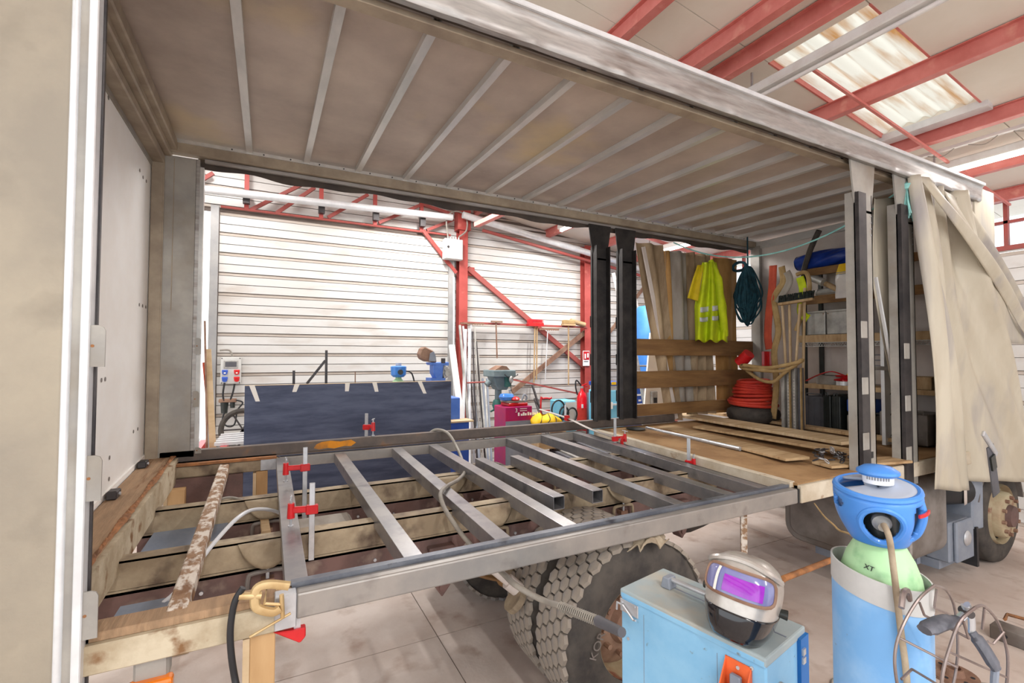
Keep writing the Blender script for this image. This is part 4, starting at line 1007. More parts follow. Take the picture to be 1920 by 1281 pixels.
ribbon([px(HS, 1475, 510), px(HS, 1480, 530), px(HS, 1458, 568)], .045, 'tarp_grey', 'folded beige canvas strap over the hanging slings')
ribbon([px(HS, 1494, 515), px(HS, 1512, 512), px(HS, 1518, 540), px(HS, 1510, 560), px(HS, 1500, 600), px(HS, 1492, 620)], .024, 'straptan', 'tan hose arched over the upturned broom', 'hose', .9)
ribbon([px(HS, 1500, 520), px(HS, 1506, 545), px(HS, 1502, 585), px(HS, 1516, 598)], .045, 'hivis', 'yellow-green cloth tucked behind the brooms', 'cloth')
lp = [px(5.2, 1395, 685), px(5.2, 1440, 690), px(5.15, 1495, 680), px(5.15, 1502, 676), px(5.2, 1470, 695), px(5.2, 1420, 694), px(5.25, 1392, 690)]
o = MB().tube(spline(lp, 6, True), .022, 8, closed=True).build('rope_loop', 'straptan', None, smooth=True); tag(o, 'tan hose looped round the poles above the red coil', 'hose')
o = MB().tube(spline([px(5.3, 1400, 695), px(5.25, 1425, 712), px(5.2, 1450, 716), px(5.2, 1470, 700), px(5.2, 1490, 685)], 6), .02, 8).build('rope_loop', 'straptan', None, smooth=True); tag(o, 'tan hose sagging over the red coil', 'hose')
# ---- red hose coil on a tyre
cc = px(5.5, 1412, 775); cc.z = 1.26
t = thing('spare_tyre', 'small black tyre lying flat under the red hose coil', 'tyre', cc)
MB().lathe([(.16, 0), (.25, -.01), (.3, .03), (.31, .08), (.3, .13), (.25, .17), (.16, .16)], 40, cc, cap0=False, cap1=False).build('tyre_carcass', 'rubber', t, smooth=True)
MB().lathe([(.16, .01), (.15, .08), (.16, .15)], 30, cc, cap0=False, cap1=False).build('tyre_bead', 'black', t, smooth=True)
t = thing('hose_coil', 'coil of flat orange-red hose stacked on the small tyre', 'hose', cc+V((0, 0, .18)))
random.seed(9)
for k in range(9):
    z = cc.z+.205+k*.036; off = V((random.uniform(-.02, .02), random.uniform(-.02, .02), z)); r = .27-.012*k
    MB().tube([V((cc.x+off.x+r*math.cos(q), cc.y+off.y+r*math.sin(q), z+.012*math.sin(q+k))) for q in [i*2*PI/40 for i in range(40)]], .02, 8, closed=True).build('hose_turn', 'hosered', t, smooth=True)
d0 = px(5.3, 1398, 672)
MB().cyl(d0+V((0, .08, -.06)), d0+V((0, -.05, .06)), .075, .07, 18).build('hose_end', 'redpaint', t, smooth=True)
# red-white reflective cloth
o = MB().grid(lambda u, v: (5.7+.02*math.sin(u*6), px(5.7, 1428+20*u, 650).y, 2.13-.19*v), 6, 4).build('warning_board', 'redpaint', None, solid=.01); tag(o, 'red warning board behind the hanging slings', 'sign')
# ---- teal rope bundle
rc = px(5.75, 1402, 500); 
t = thing('rope_bundle', 'hanging bundle of dark teal rope in the corner', 'rope', px(5.75, 1402, 610))
random.seed(13)
for k in range(38):
    wv = .012+.158*random.random(); h = .55+.25*random.random(); ph = random.uniform(-.06, .06)
    pts = [rc+V((random.uniform(-.05, .03), ph*.3, 0)), rc+V((random.uniform(-.06, .03), ph-wv*.6, -.2)), rc+V((random.uniform(-.06, .03), ph-wv, -h*.75)), rc+V((random.uniform(-.06, .03), ph, -h)), rc+V((random.uniform(-.06, .03), ph+wv, -h*.7)), rc+V((random.uniform(-.06, .03), ph+wv*.6, -.2))]
    MB().tube(spline(pts, 6, True), .011, 6, closed=True).build('rope_turn', 'ropeteal', t, smooth=True)
MB().tube([rc+V((0, .1*math.cos(q)+.13, .02+.06*math.sin(q))) for q in [i*2*PI/16 for i in range(16)]], .02, 6, closed=True).build('rope_wrap', 'ropeteal', t, smooth=True)
MB().cyl(rc+V((0, 0, -.02)), rc+V((0, 0, .55)), .01, n=6).build('rope_hanger', 'ropeteal', t)
# ---- mint line strung across
t = thing('cord', 'pale mint cord strung across the body from far rail to near post', 'rope', (4.8, 3.3, 3.4))
E0, E1 = py(4.3, 1263, 455), py(2.05, 1690, 355)
cp_ = [E0.lerp(E1, f/24)-V((0, 0, .36*4*(f/24)*(1-f/24))) for f in range(25)]
MB().tube(cp_, .008, 7).build('cord_line', 'ropemint', t, smooth=True)
random.seed(2)
ts = MB()
for k in range(26):
    p = E1+V((-.02, -.05, 0)); q = p+V((random.uniform(-.09, .04), random.uniform(-.05, .03), -.22-.08*random.random()))
    ts.tube([p, p.lerp(q, .5)+V((random.uniform(-.03, .03), 0, 0)), q], .006, 5)
ts.build('cord_tassel', 'ropemint', t)
MB().lathe([(.0, -.04), (.04, -.02), (.045, .02), (.0, .05)], 12, E1+V((-.02, -.05, 0))).build('cord_knot', 'ropemint', t, smooth=True)
# ---- hi-vis clothing
t = thing('hi_vis_jacket', 'lime yellow hi-vis jacket with two silver bands hanging on the side boards', 'jacket', py(4.25, 1335, 640))
def jk(u, v):
    uu = 1330+(u-.5)*(26+34*min(1, v*1.8))+4*v; vv = 492+148*v
    y = 4.22+.045*math.sin(u*PI*5+v*3)*(.4+v)-.06*math.sin(u*PI)
    p = py(y, uu, vv); p.z += .02*math.sin(u*17)*(v**4); return p
MB().grid(jk, 40, 40).build('jacket_body', 'hivis', t, smooth=2, solid=.008)
for v0, v1 in ((.56, .625), (.69, .745)):
    def bd(u, v):
        p = jk(.1+.62*u, v0+(v1-v0)*v+.03*(.5-u)); p.y -= .012; return p
    MB().grid(bd, 20, 3).build('reflective_band', 'reflect', t, smooth=2, solid=.003)
def slv(u, v):
    a = u*2*PI; c = py(4.2, 1322+16*v, 495+30*v); return (c.x+.05*math.cos(a), c.y+.04*math.sin(a), c.z)
MB().tube(spline([py(4.2, 1332, 488), py(4.15, 1345, 515), py(4.15, 1350, 560), py(4.17, 1356, 600), py(4.2, 1358, 630)], 5), [.03]*6+[.05]*15, 10).build('jacket_sleeve', 'hivis', t, smooth=True)
t = thing('hi_vis_vest', 'folded ochre-yellow vest hanging left of the lime jacket', 'vest', py(4.25, 1310, 565))
def vs(u, v):
    p = py(4.24+.02*math.sin(u*6), 1316-16*v*(1-.2*v)+ (u-.5)*(14+12*v), 497+62*v+8*u*v); return p
MB().grid(vs, 12, 16).build('vest_cloth', 'hivis2', t, smooth=2, solid=.02)
MB().grid(lambda u, v: vs(.7+.2*u, v)-V((0, .013, 0)), 3, 16).build('vest_trim', 'tarp_grey', t, smooth=2, solid=.004)

# ================================================================== FOREGROUND
def at(u, v, d): return V((0, 0, CAM_H))+_ray(u, v)*d
# ---- welding machine
WZ = 1.15
wm = Matrix.Translation((1.453, 1.245, 0)) @ Matrix.Rotation(math.radians(-79.4), 4, 'Z')
wd_ = thing('welding_machine', 'pale blue welding machine on a trolley in front of the rear tyre', 'welder', mtx=wm)
L2, W2 = .2775, .1425
B(-L2, L2, -W2, W2, .5, WZ-.02).build('cabinet', 'weldblue', wd_, bevel=.006)
B(-L2-.002, L2+.002, -W2-.004, W2+.002, WZ-.03, WZ).build('cabinet_lid', 'weldtop', wd_, bevel=.006, seg=2)
B(-L2, L2, -W2-.0045, -W2+.01, WZ-.034, WZ-.008).build('lid_front_edge', 'weldblue', wd_, bevel=.006, seg=2)
B(-.20, L2-.01, .02, .026, WZ-.0005, WZ+.0012).build('lid_seam', 'bluegrey', wd_)
B(L2, L2+.012, .08, W2, .5, WZ-.02).build('rear_door_edge', 'weldblue_dk', wd_)
for k in range(2):
    B(L2+.012, L2+.018, .085, .105, WZ-.10+k*.028, WZ-.08+k*.028).build('hinge_knuckle', 'zinc', wd_)
# handle
for x in (-.165, .05):
    MB().prism([(x-.022, -.012, WZ), (x+.022, -.012, WZ), (x+.016, -.012, WZ+.045), (x-.012, -.012, WZ+.045)], (0, .05, 0)).build('handle_foot', 'bluegrey', wd_, bevel=.004)
MB().cyl((-.165, .013, WZ+.034), (.05, .013, WZ+.034), .0095, n=12).build('handle_bar', 'zinc', wd_, smooth=True)
# latch
lt_ = B(-L2+.0, -L2+.085, -W2-.006, -W2, WZ-.085, WZ-.038).build('latch_plate', 'zinc', wd_, bevel=.002)
MB().tube([(-L2-.012, -W2-.012, WZ-.085), (-L2-.008, -W2-.014, WZ-.055), (-L2+.02, -W2-.014, WZ-.055), (-L2+.07, -W2-.014, WZ-.092), (-L2+.085, -W2-.02, WZ-.085)], .004, 6).build('latch_hook', 'zinc', lt_)
for x, z in ((-L2+.01, -.05), (-L2+.07, -.045), (-L2+.01, -.078)):
    MB().cyl((x, -W2-.006, WZ+z), (x, -W2-.009, WZ+z), .0045, n=8).build('latch_rivet', 'zinc', lt_)
for x, z in ((-.24, -.18), (.235, -.05), (.25, -.13)):
    MB().cyl((x, -W2, WZ+z), (x, -W2-.005, WZ+z), .006, n=8).build('cabinet_screw', 'zinc', wd_)
for x in (-.17, .12): B(x, x+.0015, -W2-.001, -W2, .5, WZ-.06).build('panel_crease', 'bluegrey', wd_)
# orange holder on the side
oh = MB().prism([(.150, -W2-.001, WZ-.05), (.235, -W2-.001, WZ-.05), (.235, -W2-.001, WZ-.26), (.150, -W2-.001, WZ-.26)], (0, -.004, 0)).build('orange_holder', 'orange', wd_)
for x in (.150, .231): MB().prism([(x, -W2-.004, WZ-.055), (x, -W2-.05, WZ-.13), (x, -W2-.05, WZ-.26), (x, -W2-.004, WZ-.26)], (.004, 0, 0)).build('holder_cheek', 'orange', oh)
B(.152, .233, -W2-.052, -W2-.048, WZ-.26, WZ-.135).build('holder_front', 'plasticwhite', oh)
B(.175, .21, -W2-.03, -W2-.012, WZ-.16, WZ-.085).build('tool_in_holder', 'bluegrey', oh, bevel=.004)
MB().cyl((.193, -W2-.005, WZ-.068), (.193, -W2-.009, WZ-.068), .006, n=8).build('holder_screw', 'zinc', oh)
# socket on the end panel
MB().lathe([(.035, 0), (.035, .02), (.026, .024), (.022, .012), (.0, .012)], 18, (L2, -.06, WZ-.14), (1, 0, 0), False, True).build('round_socket', 'tin', wd_, smooth=True)
for k in range(3): MB().cyl((L2+.012, -.06+.014*math.cos(k*2.1), WZ-.14+.014*math.sin(k*2.1)), (L2+.03, -.06+.014*math.cos(k*2.1), WZ-.14+.014*math.sin(k*2.1)), .005, n=8).build('socket_pin', 'brass', wd_)
# trolley
B(-.36, .62, -.17, .17, .22, .25).build('trolley_base', 'darksteel', wd_)
for x in (-.24, .24): B(x-.02, x+.02, -.13, .13, .25, .5).build('trolley_leg', 'weldblue_dk', wd_)
for x, r in ((-.3, .1), (.5, .13)):
    for y in (-.2, .2):
        MB().lathe([(.03, -.025), (r-.02, -.025), (r, -.012), (r, .012), (r-.02, .025), (.03, .025)], 22, (x, y, r), (0, 1, 0)).build('trolley_wheel', 'rubber', wd_, smooth=True)
    B(x-.015, x+.015, -.2, .2, r-.015, r+.015).build('trolley_axle', 'zinc', wd_)
    B(x-.02, x+.02, -.16, .16, r, .22).build('axle_bracket', 'darksteel', wd_)
# ---- welding helmet
hc = pz(WZ+.004, 1379, 1190)
tc_ = (V((0, 0, 0))-V((hc.x, hc.y, 0))).normalized(); lf = V((-CR.x, -CR.y, 0)).normalized()
fr = (tc_*.88+lf*.30).normalized(); upv = V((0, 0, 1)); rt = upv.cross(fr)   # rt: wearer's left -> our right
hm = Matrix.Identity(4); sd = fr.cross(upv)
for i in range(3): hm[i][0], hm[i][1], hm[i][2], hm[i][3] = sd[i], fr[i], upv[i], hc[i]
hm = hm @ Matrix.Rotation(math.radians(14), 4, 'X') @ Matrix.Rotation(math.radians(-5), 4, 'Y') @ Matrix.Diagonal((.86, .88, .93, 1))
he = thing('welding_helmet', 'silver welding helmet with violet filter sitting on the welder lid', 'helmet', mtx=hm)
KT = [(0, .088, .118), (.1, .104, .136), (.25, .117, .146), (.42, .126, .144), (.6, .13, .135), (.75, .126, .122), (.87, .108, .1), (.95, .078, .07), (.985, .045, .04), (1, .01, .01)]
def kint(t):
    n = len(KT)
    for i in range(n-1):
        if t <= KT[i+1][0]:
            f = (t-KT[i][0])/(KT[i+1][0]-KT[i][0]); o_ = []
            for q in (1, 2):
                p0, p1, p2, p3 = (KT[max(0, min(n-1, j))][q] for j in (i-1, i, i+1, i+2))
                o_.append(.5*(2*p1+(p2-p0)*f+(2*p0-5*p1+4*p2-p3)*f*f+(3*p1-p0-3*p2+p3)*f**3))
            return o_
    return KT[-1][1:]
def hel(th, t, off=0):
    a, b = kint(max(0, min(1, t))); e = .8
    c, s = math.cos(th), math.sin(th)
    sx = math.copysign(abs(s)**e, s); cy = math.copysign(abs(c)**e, c)
    return V((-(a+off)*sx, (b+off)*cy-.03, .272*t+.0))
TH = math.radians(125)
MB().grid(lambda u, v: hel(-TH+2*TH*u, .30+.70*v), 48, 30).build('helmet_shell', 'silver', he, smooth=2, solid=.004)
MB().grid(lambda u, v: hel(-TH+2*TH*u, .34*v, .003), 48, 12).build('chin_guard', 'blackgloss', he, smooth=2, solid=.004)
def lensgrid(t0, t1, th0, th1, off, taper=.0):
    def f(u, v):
        t = t0+(t1-t0)*v; k = 1-taper*(1-v)*2*0
        th = th0+(th1-th0)*u
        return hel(th, t, off)
    return f
Rg = math.radians
def rr(th0, th1, t0, t1, off, n=40, pw=5):
    pts = []
    for i in range(n):
        a = 2*PI*i/n; c, s = math.cos(a), math.sin(a); k = (abs(c)**pw+abs(s)**pw)**(-1/pw)
        pts.append(hel((th0+th1)/2+(th1-th0)/2*c*k, (t0+t1)/2+(t1-t0)/2*s*k, off))
    return pts
MB().tube(rr(Rg(-58), Rg(62), .50, .83, .006), .006, 6, closed=True).build('visor_rim', 'rimdark', he, smooth=True)
MB().grid(lensgrid(.51, .82, Rg(-56), Rg(60), .005), 20, 8).build('visor_cover', 'lensgrey', he, smooth=2)
MB().grid(lensgrid(.55, .745, Rg(-14), Rg(38), .008), 14, 6).build('violet_filter', 'lenspurple', he, smooth=2)
MB().grid(lensgrid(.52, .81, Rg(-27), Rg(-22), .011), 2, 6).build('filter_divider', 'tape', he)
MB().tube([hel(th, .80+.14*math.cos(th*1.1), .012) for th in [Rg(-80+8*i) for i in range(21)]], .01, 6).build('brow_ridge', 'silver', he, smooth=True)
k_ = hel(Rg(-95), .42, -.004)
MB().cyl(k_, k_+V((.03, -.008, 0)), .014, .017, 14).build('headband_knob', 'case_black', he, smooth=True)
k_ = hel(Rg(95), .42, -.004)
MB().cyl(k_, k_+V((-.03, -.008, 0)), .014, .017, 14).build('headband_knob', 'case_black', he, smooth=True)
MB().tube([V((.10*math.cos(q), -.06+.09*math.sin(q), .2)) for q in [i*2*PI/24 for i in range(24)]], .007, 6, closed=True).build('headband', 'case_black', he, smooth=True)
# ---- gas cylinder in its tube
GX, GY = 1.39, .651
gc = thing('gas_cylinder', 'green-shouldered gas cylinder with blue valve guard, standing in a blue tube', 'cylinder', (GX, GY, .25))
ZR = 1.535
MB().lathe([(.0, .255), (.088, .26), (.091, .3), (.091, 1.45), (.089, 1.485), (.083, 1.525), (.071, 1.563), (.056, 1.592), (.046, 1.615), (.0, 1.62)], 40, (GX, GY, 0), cap0=False, cap1=False).build('bottle', 'green', gc, smooth=True)
PH0 = math.atan2(-GY, -GX)
def oblique(mb):   # the tube mouth is cut at a slant
    rt_ = V((math.cos(PH0+PI/2), math.sin(PH0+PI/2), 0))
    for q in mb.v:
        if q.z > 1: q.z -= .17*(q-V((GX, GY, q.z))).dot(rt_)
    return mb
oblique(MB().lathe([(.102, .25), (.102, ZR-.055), (.099, ZR-.055), (.099, .25)], 48, (GX, GY, 0), cap0=False, cap1=False)).build('holder_tube', 'cylblue', gc, smooth=True)
oblique(MB().lathe([(.1035, ZR-.058), (.1035, ZR), (.0995, ZR), (.0995, ZR-.058)], 48, (GX, GY, 0), cap0=False, cap1=False)).build('tube_collar', 'cylband', gc, smooth=True)
def gdir(ph, dz=0): return V((math.cos(PH0+ph), math.sin(PH0+ph), dz))
c = V((GX, GY, 0))
text('XT', .016, 'ink', gc, basis(c+gdir(Rg(-16))*.0765+V((0, 0, 1.553)), gdir(Rg(70))+V((0, 0, -.15)), V((0, 0, 1))-gdir(Rg(-16))*.42))
B(GX-.0, GX+.001, GY, GY+.001, 1.4, 1.401).build('neck_stamp', 'green', gc)
# valve guard shell with windows
GZ0, GZ1 = 1.607, 1.737
def gshell(u, v, off=0):
    ph = -PI+2*PI*u; z = GZ0+(GZ1-GZ0)*v
    r = (.056+.030*math.sin(min(1, v*1.5)*PI/2))*(1+.02*math.cos(ph*2))-.004*(v > .9)
    # a fuller back handle on the left
    r *= 1+.10*math.exp(-((ph+Rg(95))/.6)**2)*v
    zt = z-.012*v*math.cos(ph)
    return c+gdir(ph)*(r+off)+V((0, 0, zt))
def gkeep(u, v):
    ph = -180+360*u
    if ((ph-4)/27)**2+((v-.46)/.33)**2 < 1: return False
    if ((ph-60)/11)**4+((v-.52)/.34)**4 < 1: return False
    if ((ph+72)/20)**2+((v-.72)/.12)**2 < 1: return False
    if ((ph-180 if ph > 0 else ph+180)/30)**2+((v-.46)/.3)**2 < 1: return False
    return True
MB().grid(gshell, 120, 40, gkeep).build('valve_guard', 'guardblue', gc, smooth=2, solid=.010)
MB().tube([gshell((180+4+29*math.cos(q))/360, .46+.36*math.sin(q), .003) for q in [i*2*PI/36 for i in range(36)]], .007, 8, closed=True).build('window_rim', 'guardblue', gc, smooth=True)
MB().tube(spline([gshell((180+78)/360, .14, -.004), gshell((180+79)/360, .3, .002), gshell((180+79)/360, .6, .002), gshell((180+78)/360, .88, -.004)], 6), .010, 10).build('side_handle', 'guardblue', gc, smooth=True)
MB().grid(lambda u, v: gshell((180+50+32*u)/360, .68+.06*v, .013), 8, 2).build('red_seal', 'redpaint', gc, solid=.004)
MB().tube([gshell(i/40, .985, .002) for i in range(40)], .008, 8, closed=True).build('guard_rim', 'guardblue', gc, smooth=True)
def lid(u, v):
    p = gshell(u, 1.0, -.002); q = c+V((0, 0, p.z+.012)); return q.lerp(p, .02+.98*v)
MB().grid(lid, 48, 6, lambda u, v: not (70 < (u*360) < 118 and v > .35)).build('guard_lid', 'guardgrey', gc, smooth=2, solid=.006)
MB().lathe([(.0, .016), (.032, .016), (.033, .03), (.033, .042)], 28, c+V((0, 0, GZ1-.005))).build('knob_neck', 'label', gc, smooth=True)
MB().lathe([(.032, .036), (.040, .036), (.046, .042), (.045, .048), (.03, .058), (.0, .062)], 32, c+V((0, 0, GZ1-.005)), cap0=False).build('valve_knob', 'guardblue', gc, smooth=True)
for k in range(9): 
    p = c+gdir(Rg(-40+10*k))*.0335+V((0, 0, GZ1+.022)); B(p.x-.0012, p.x+.0012, p.y-.0012, p.y+.0012, p.z, p.z+.012).build('label_bar', 'inkgrey', gc)
MB().cyl(c+V((0, 0, 1.64)), c+gdir(Rg(2))*.062+V((0, 0, 1.667)), .016, n=14).build('valve_body', 'tin', gc, smooth=True)
n0 = c+gdir(Rg(4))*.058+V((0, 0, 1.668))
MB().lathe([(.017, -.01), (.020, 0), (.020, .012), (.014, .018), (.011, .03)], 18, n0, gdir(Rg(10), -.25)).build('hose_nut', 'tin', gc, smooth=True)
MB().cyl(c+V((0, 0, 1.60)), c+V((0, 0, 1.725)), .046, n=20).build('guard_shade_core', 'case_black', gc, smooth=True)  # black core added so the guard's inside looks shaded through its window
t = MB().tube(spline([n0+gdir(Rg(10))*.03, n0+gdir(Rg(14))*.06+V((0, 0, -.02)), c+gdir(Rg(13))*.112+V((0, 0, 1.58)), c+gdir(Rg(18))*.114+V((0, 0, 1.45)), c+gdir(Rg(24))*.113+V((0, 0, 1.3)), c+gdir(Rg(24))*.113+V((0, 0, 1.0)), c+gdir(Rg(10))*.113+V((0, 0, .6))], 8), .0068, 10).build('gas_hose', 'rag', None, smooth=True); tag(t, 'tan braided gas hose running down the front of the blue tube', 'hose')
o = MB().tube(spline([py(1.98, 1527, 944), at(1545, 968, 2.3), at(1570, 992, 2.0), at(1610, 1050, 1.75), V((1.75, .95, .7)), V((1.7, .85, .01))], 6), .004, 6).build('thin_wire', 'straptan', None); tag(o, 'thin tan wire hanging behind the blue valve guard', 'wire')
# ---- wire basket on the rim
wb = thing('wire_basket', 'bent wire basket hooked on the rim of the blue tube', 'basket', at(1750, 1260, 1.1))
def wire(pts, r=.0032, closed=False, nm='basket_wire'):
    MB().tube(spline(pts, 6, closed), r, 7, closed=closed).build(nm, 'wire', wb, smooth=True)
wire([at(1690, 1140, 1.04), at(1694, 1112, 1.06), at(1702, 1108, 1.085), at(1705, 1125, 1.1)], .006, nm='basket_hook')
wire([at(1752, 1098, 1.10), at(1722, 1124, 1.06), at(1692, 1175, 1.03), at(1678, 1225, 1.02), at(1682, 1281, 1.02), at(1700, 1340, 1.03), at(1735, 1372, 1.06)])
wire([at(1752, 1098, 1.10), at(1775, 1108, 1.16), at(1790, 1140, 1.20), at(1796, 1200, 1.22), at(1792, 1260, 1.22), at(1775, 1330, 1.2)])
wire([at(1828, 1140, 1.02), at(1845, 1137, 1.05), at(1870, 1165, 1.1), at(1886, 1210, 1.12), at(1890, 1250, 1.12), at(1884, 1320, 1.12)])
wire([at(1828, 1140, 1.02), at(1800, 1165, .99), at(1782, 1210, .98), at(1768, 1260, .97), at(1762, 1320, .97)])
for q in (((1686, 1196, 1.03), (1795, 1252, .975)), ((1724, 1130, 1.06), (1733, 1154, 1.06)), ((1733, 1154, 1.06), (1818, 1198, 1.0)), ((1752, 1140, 1.1), (1785, 1155, 1.2)), ((1690, 1274, 1.02), (1710, 1255, 1.04)), ((1710, 1255, 1.04), (1760, 1285, .98)), ((1778, 1222, .98), (1886, 1270, 1.12)), ((1774, 1244, .975), (1795, 1250, 1.22)), ((1846, 1140, 1.05), (1842, 1180, 1.06)), ((1882, 1185, 1.11), (1862, 1208, 1.1)), ((1862, 1208, 1.1), (1852, 1203, 1.08)), ((1756, 1105, 1.1), (1752, 1138, 1.1)), ((1806, 1165, 1.0), (1816, 1198, 1.0))):
    wire([at(*q[0]), at(*q[0]).lerp(at(*q[1]), .5), at(*q[1])], .0026, nm='basket_bar')
# ---- earth pliers with black grips hooked in the basket
pl = thing('electrode_pliers', 'welding pliers with black grips hooked in the wire basket', 'pliers', at(1805, 1200, 1.03))
J = at(1812, 1148, 1.03)
for a, b, nm in ((at(1796, 1162, 1.03), at(1733, 1182, 1.0), 'grip'), (at(1822, 1185, 1.03), at(1868, 1255, 1.0), 'grip')):
    MB().tube(spline([a, a.lerp(b, .5)+V((0, 0, .004)), b], 6), [.013]*3+[.019]*8+[.015]*2, 10, flat=.6).build(nm, 'grip', pl, smooth=True)
MB().tube(spline([at(1796, 1164, 1.03), at(1808, 1152, 1.03), J, at(1810, 1136, 1.03)], 5), .010, 8, flat=.6).build('jaw', 'zinc', pl, smooth=True)
MB().tube(spline([at(1822, 1186, 1.03), at(1822, 1165, 1.03), at(1818, 1146, 1.03), at(1812, 1134, 1.03)], 5), .010, 8, flat=.6).build('jaw', 'zinc', pl, smooth=True)
MB().cyl(J-CF*.012, J+CF*.012, .008, n=12).build('pivot', 'darksteel', pl)
MB().tube(spline([at(1866, 1255, 1.0), at(1864, 1285, 1.0), at(1866, 1330, 1.02), at(1850, 1420, 1.1)], 5), .007, 8).build('lead', 'bluegrey', pl, smooth=True)
# ---- steel on the floor at right
t = thing('steel_offcut', 'grey steel channel offcut with bolt holes lying on the floor', 'steel', pz(0, 1890, 1190))
a, b = pz(.05, 1862, 1178), pz(.05, 1990, 1225)
MB().beam(a, b, .14, .1).build('channel_web', 'greytank', t, bevel=.006)
MB().tube([pz(.13, 1884, 1162), pz(.13, 1888, 1152), pz(.13, 1935, 1165)], .012, 4).build('welded_bar', 'rust', t)
for f in (.25, .6):
    p = a.lerp(b, f); q = (b-a).normalized().cross(V((0, 0, 1))); MB().cyl(p+q*.071, p+q*.074, .012, n=10).build('bolt_hole', 'ink', t)
t = thing('pipe_flange', 'rusty round flange lying on the floor behind the wire basket', 'flange', pz(0, 1785, 1270))
MB().lathe([(.05, 0), (.13, 0), (.13, .02), (.06, .02), (.05, .06), (.04, .06), (.04, 0)], 28, pz(0, 1787, 1268), cap0=False, cap1=False).build('flange_disc', 'rimdark', t)
for k in range(6):
    p = pz(0, 1787, 1268)+V((.095*math.cos(k*PI/3), .095*math.sin(k*PI/3), .02)); MB().cyl(p, p+V((0, 0, .002)), .012, n=10).build('flange_hole', 'ink', t)
o = MB().tube(spline([pz(.01, 1905, 1290), pz(.01, 1560, 1275), (1.9, .7, .01), (1.4, .3, .01)], 6), .006, 6).build('floor_cable', 'cablegrey', None); tag(o, 'thin grey cable on the floor between welder and cylinder', 'cable')

# ================================================================== WORKSHOP BEHIND THE TRUCK
# ---- big navy sheet standing behind the frame
NY = 5.5
a, b = py(NY, 459, 724), py(NY, 846, 713)
ns = thing('coated_sheet', 'large navy coated board standing upright behind the truck frame', 'board', ((a.x+b.x)/2, NY, 0))
B(a.x, b.x, NY, NY+.018, 0, a.z).build('board_face', 'navy', ns)
B(a.x, b.x, NY-.0015, NY+.0195, a.z, a.z+.006).build('board_edge', 'woodlight', ns)
for u, dx, h in ((467, .05, .16), (552, -.03, .075), (647, -.01, .085), (698, .02, .1), (783, .06, .14)):
    p = py(NY-.002, u, 724)
    MB().prism([(p.x, NY-.001, a.z+.004), (p.x+.05, NY-.001, a.z+.004), (p.x+.05+dx, NY-.001, a.z-h), (p.x+dx+.01, NY-.001, a.z-h)], (0, -.003, 0)).build('masking_tape', 'tape', ns)
for x in (a.x+.3, b.x-.3):
    MB().beam((x, NY+.03, a.z-.1), (x, NY+.7, .02), .05, .04).build('prop_leg', 'wood', ns)
# steel bars poking up behind it
for (u0, v0, u1, v1, lb) in ((551, 695, 551, 740, 'short dark steel stub above the navy sheet'), (612, 657, 612, 740, 'tall dark steel upright above the navy sheet'), (575, 720, 610, 676, 'slanting dark steel strut leaning on the tall upright'), (666, 697, 668, 740, 'thin dark steel pin above the navy sheet')):
    p, q = py(6.6, u0, v0), py(6.6, u1, v1); r = .03 if u0 != 666 else .012
    if u0 != 575: q = V((q.x, q.y, 0))
    o = MB().beam(p, q, r, r).build('steel_upright' if u0 != 575 else 'steel_strut', 'rimdark' if u0 == 666 else 'darksteel', None); tag(o, lb, 'steel')
# ---- socket board on the wall
p = py(WY-.1, 415, 670); q = py(WY-.1, 452, 719)
sb = thing('socket_board', 'grey wall socket board with blue and red outlets on the sliding door', 'socket board', (p.x, WY-.1, q.z))
B(p.x, q.x, WY-.2, WY-.1, q.z, p.z).build('board_case', 'boxgrey', sb, bevel=.01, seg=2)
w_ = q.x-p.x; h_ = p.z-q.z
B(p.x+.15*w_, p.x+.85*w_, WY-.207, WY-.2, p.z-.42*h_, p.z-.12*h_).build('breaker_window', 'tin', sb, bevel=.004)
B(p.x+.22*w_, p.x+.78*w_, WY-.209, WY-.206, p.z-.36*h_, p.z-.17*h_).build('breaker_row', 'case_grey', sb)
for fx, col in ((.22, 'cee_blue'), (.80, 'cee_red')):
    for fz in (.56, .82):
        cx, cz = p.x+fx*w_, p.z-fz*h_
        o = MB().cyl((cx, WY-.2, cz), (cx, WY-.235, cz-.008), .032, n=14).build('outlet', col, sb, smooth=True)
        B(cx-.036, cx+.036, WY-.23, WY-.222, cz+.0, cz+.034).build('outlet_flap', col, o, bevel=.004)
        if fz < .6: B(cx-.012, cx+.012, WY-.237, WY-.235, cz-.02, cz).build('outlet_pin', 'plasticwhite', o)
for x, z in ((.06, .04), (.94, .04), (.06, .96), (.94, .96)):
    MB().cyl((p.x+x*w_, WY-.2, p.z-z*h_), (p.x+x*w_, WY-.204, p.z-z*h_), .008, n=8).build('case_screw', 'darksteel', sb)
o = MB().tube(spline([py(WY-.15, 412, 657), py(WY-.15, 430, 657), py(WY-.15, 436, 668)], 5), .012, 8).build('supply_cable', 'cablegrey', None); tag(o, 'grey supply cable bent into the top of the socket board', 'cable')
t = thing('air_regulator', 'small dark air regulator below the socket board', 'regulator', py(WY-.2, 427, 765))
rg = py(WY-.2, 427, 752)
B(rg.x-.11, rg.x+.11, WY-.23, WY-.15, rg.z-.02, rg.z+.03).build('regulator_body', 'rimdark', t, bevel=.008)
MB().cyl((rg.x-.04, WY-.19, rg.z-.02), (rg.x-.04, WY-.19, rg.z-.17), .05, .04, 14).build('filter_bowl', 'case_black', t, smooth=True)
MB().cyl((rg.x+.06, WY-.19, rg.z-.02), (rg.x+.06, WY-.19, rg.z-.1), .03, n=12).build('oiler_bowl', 'case_black', t, smooth=True)
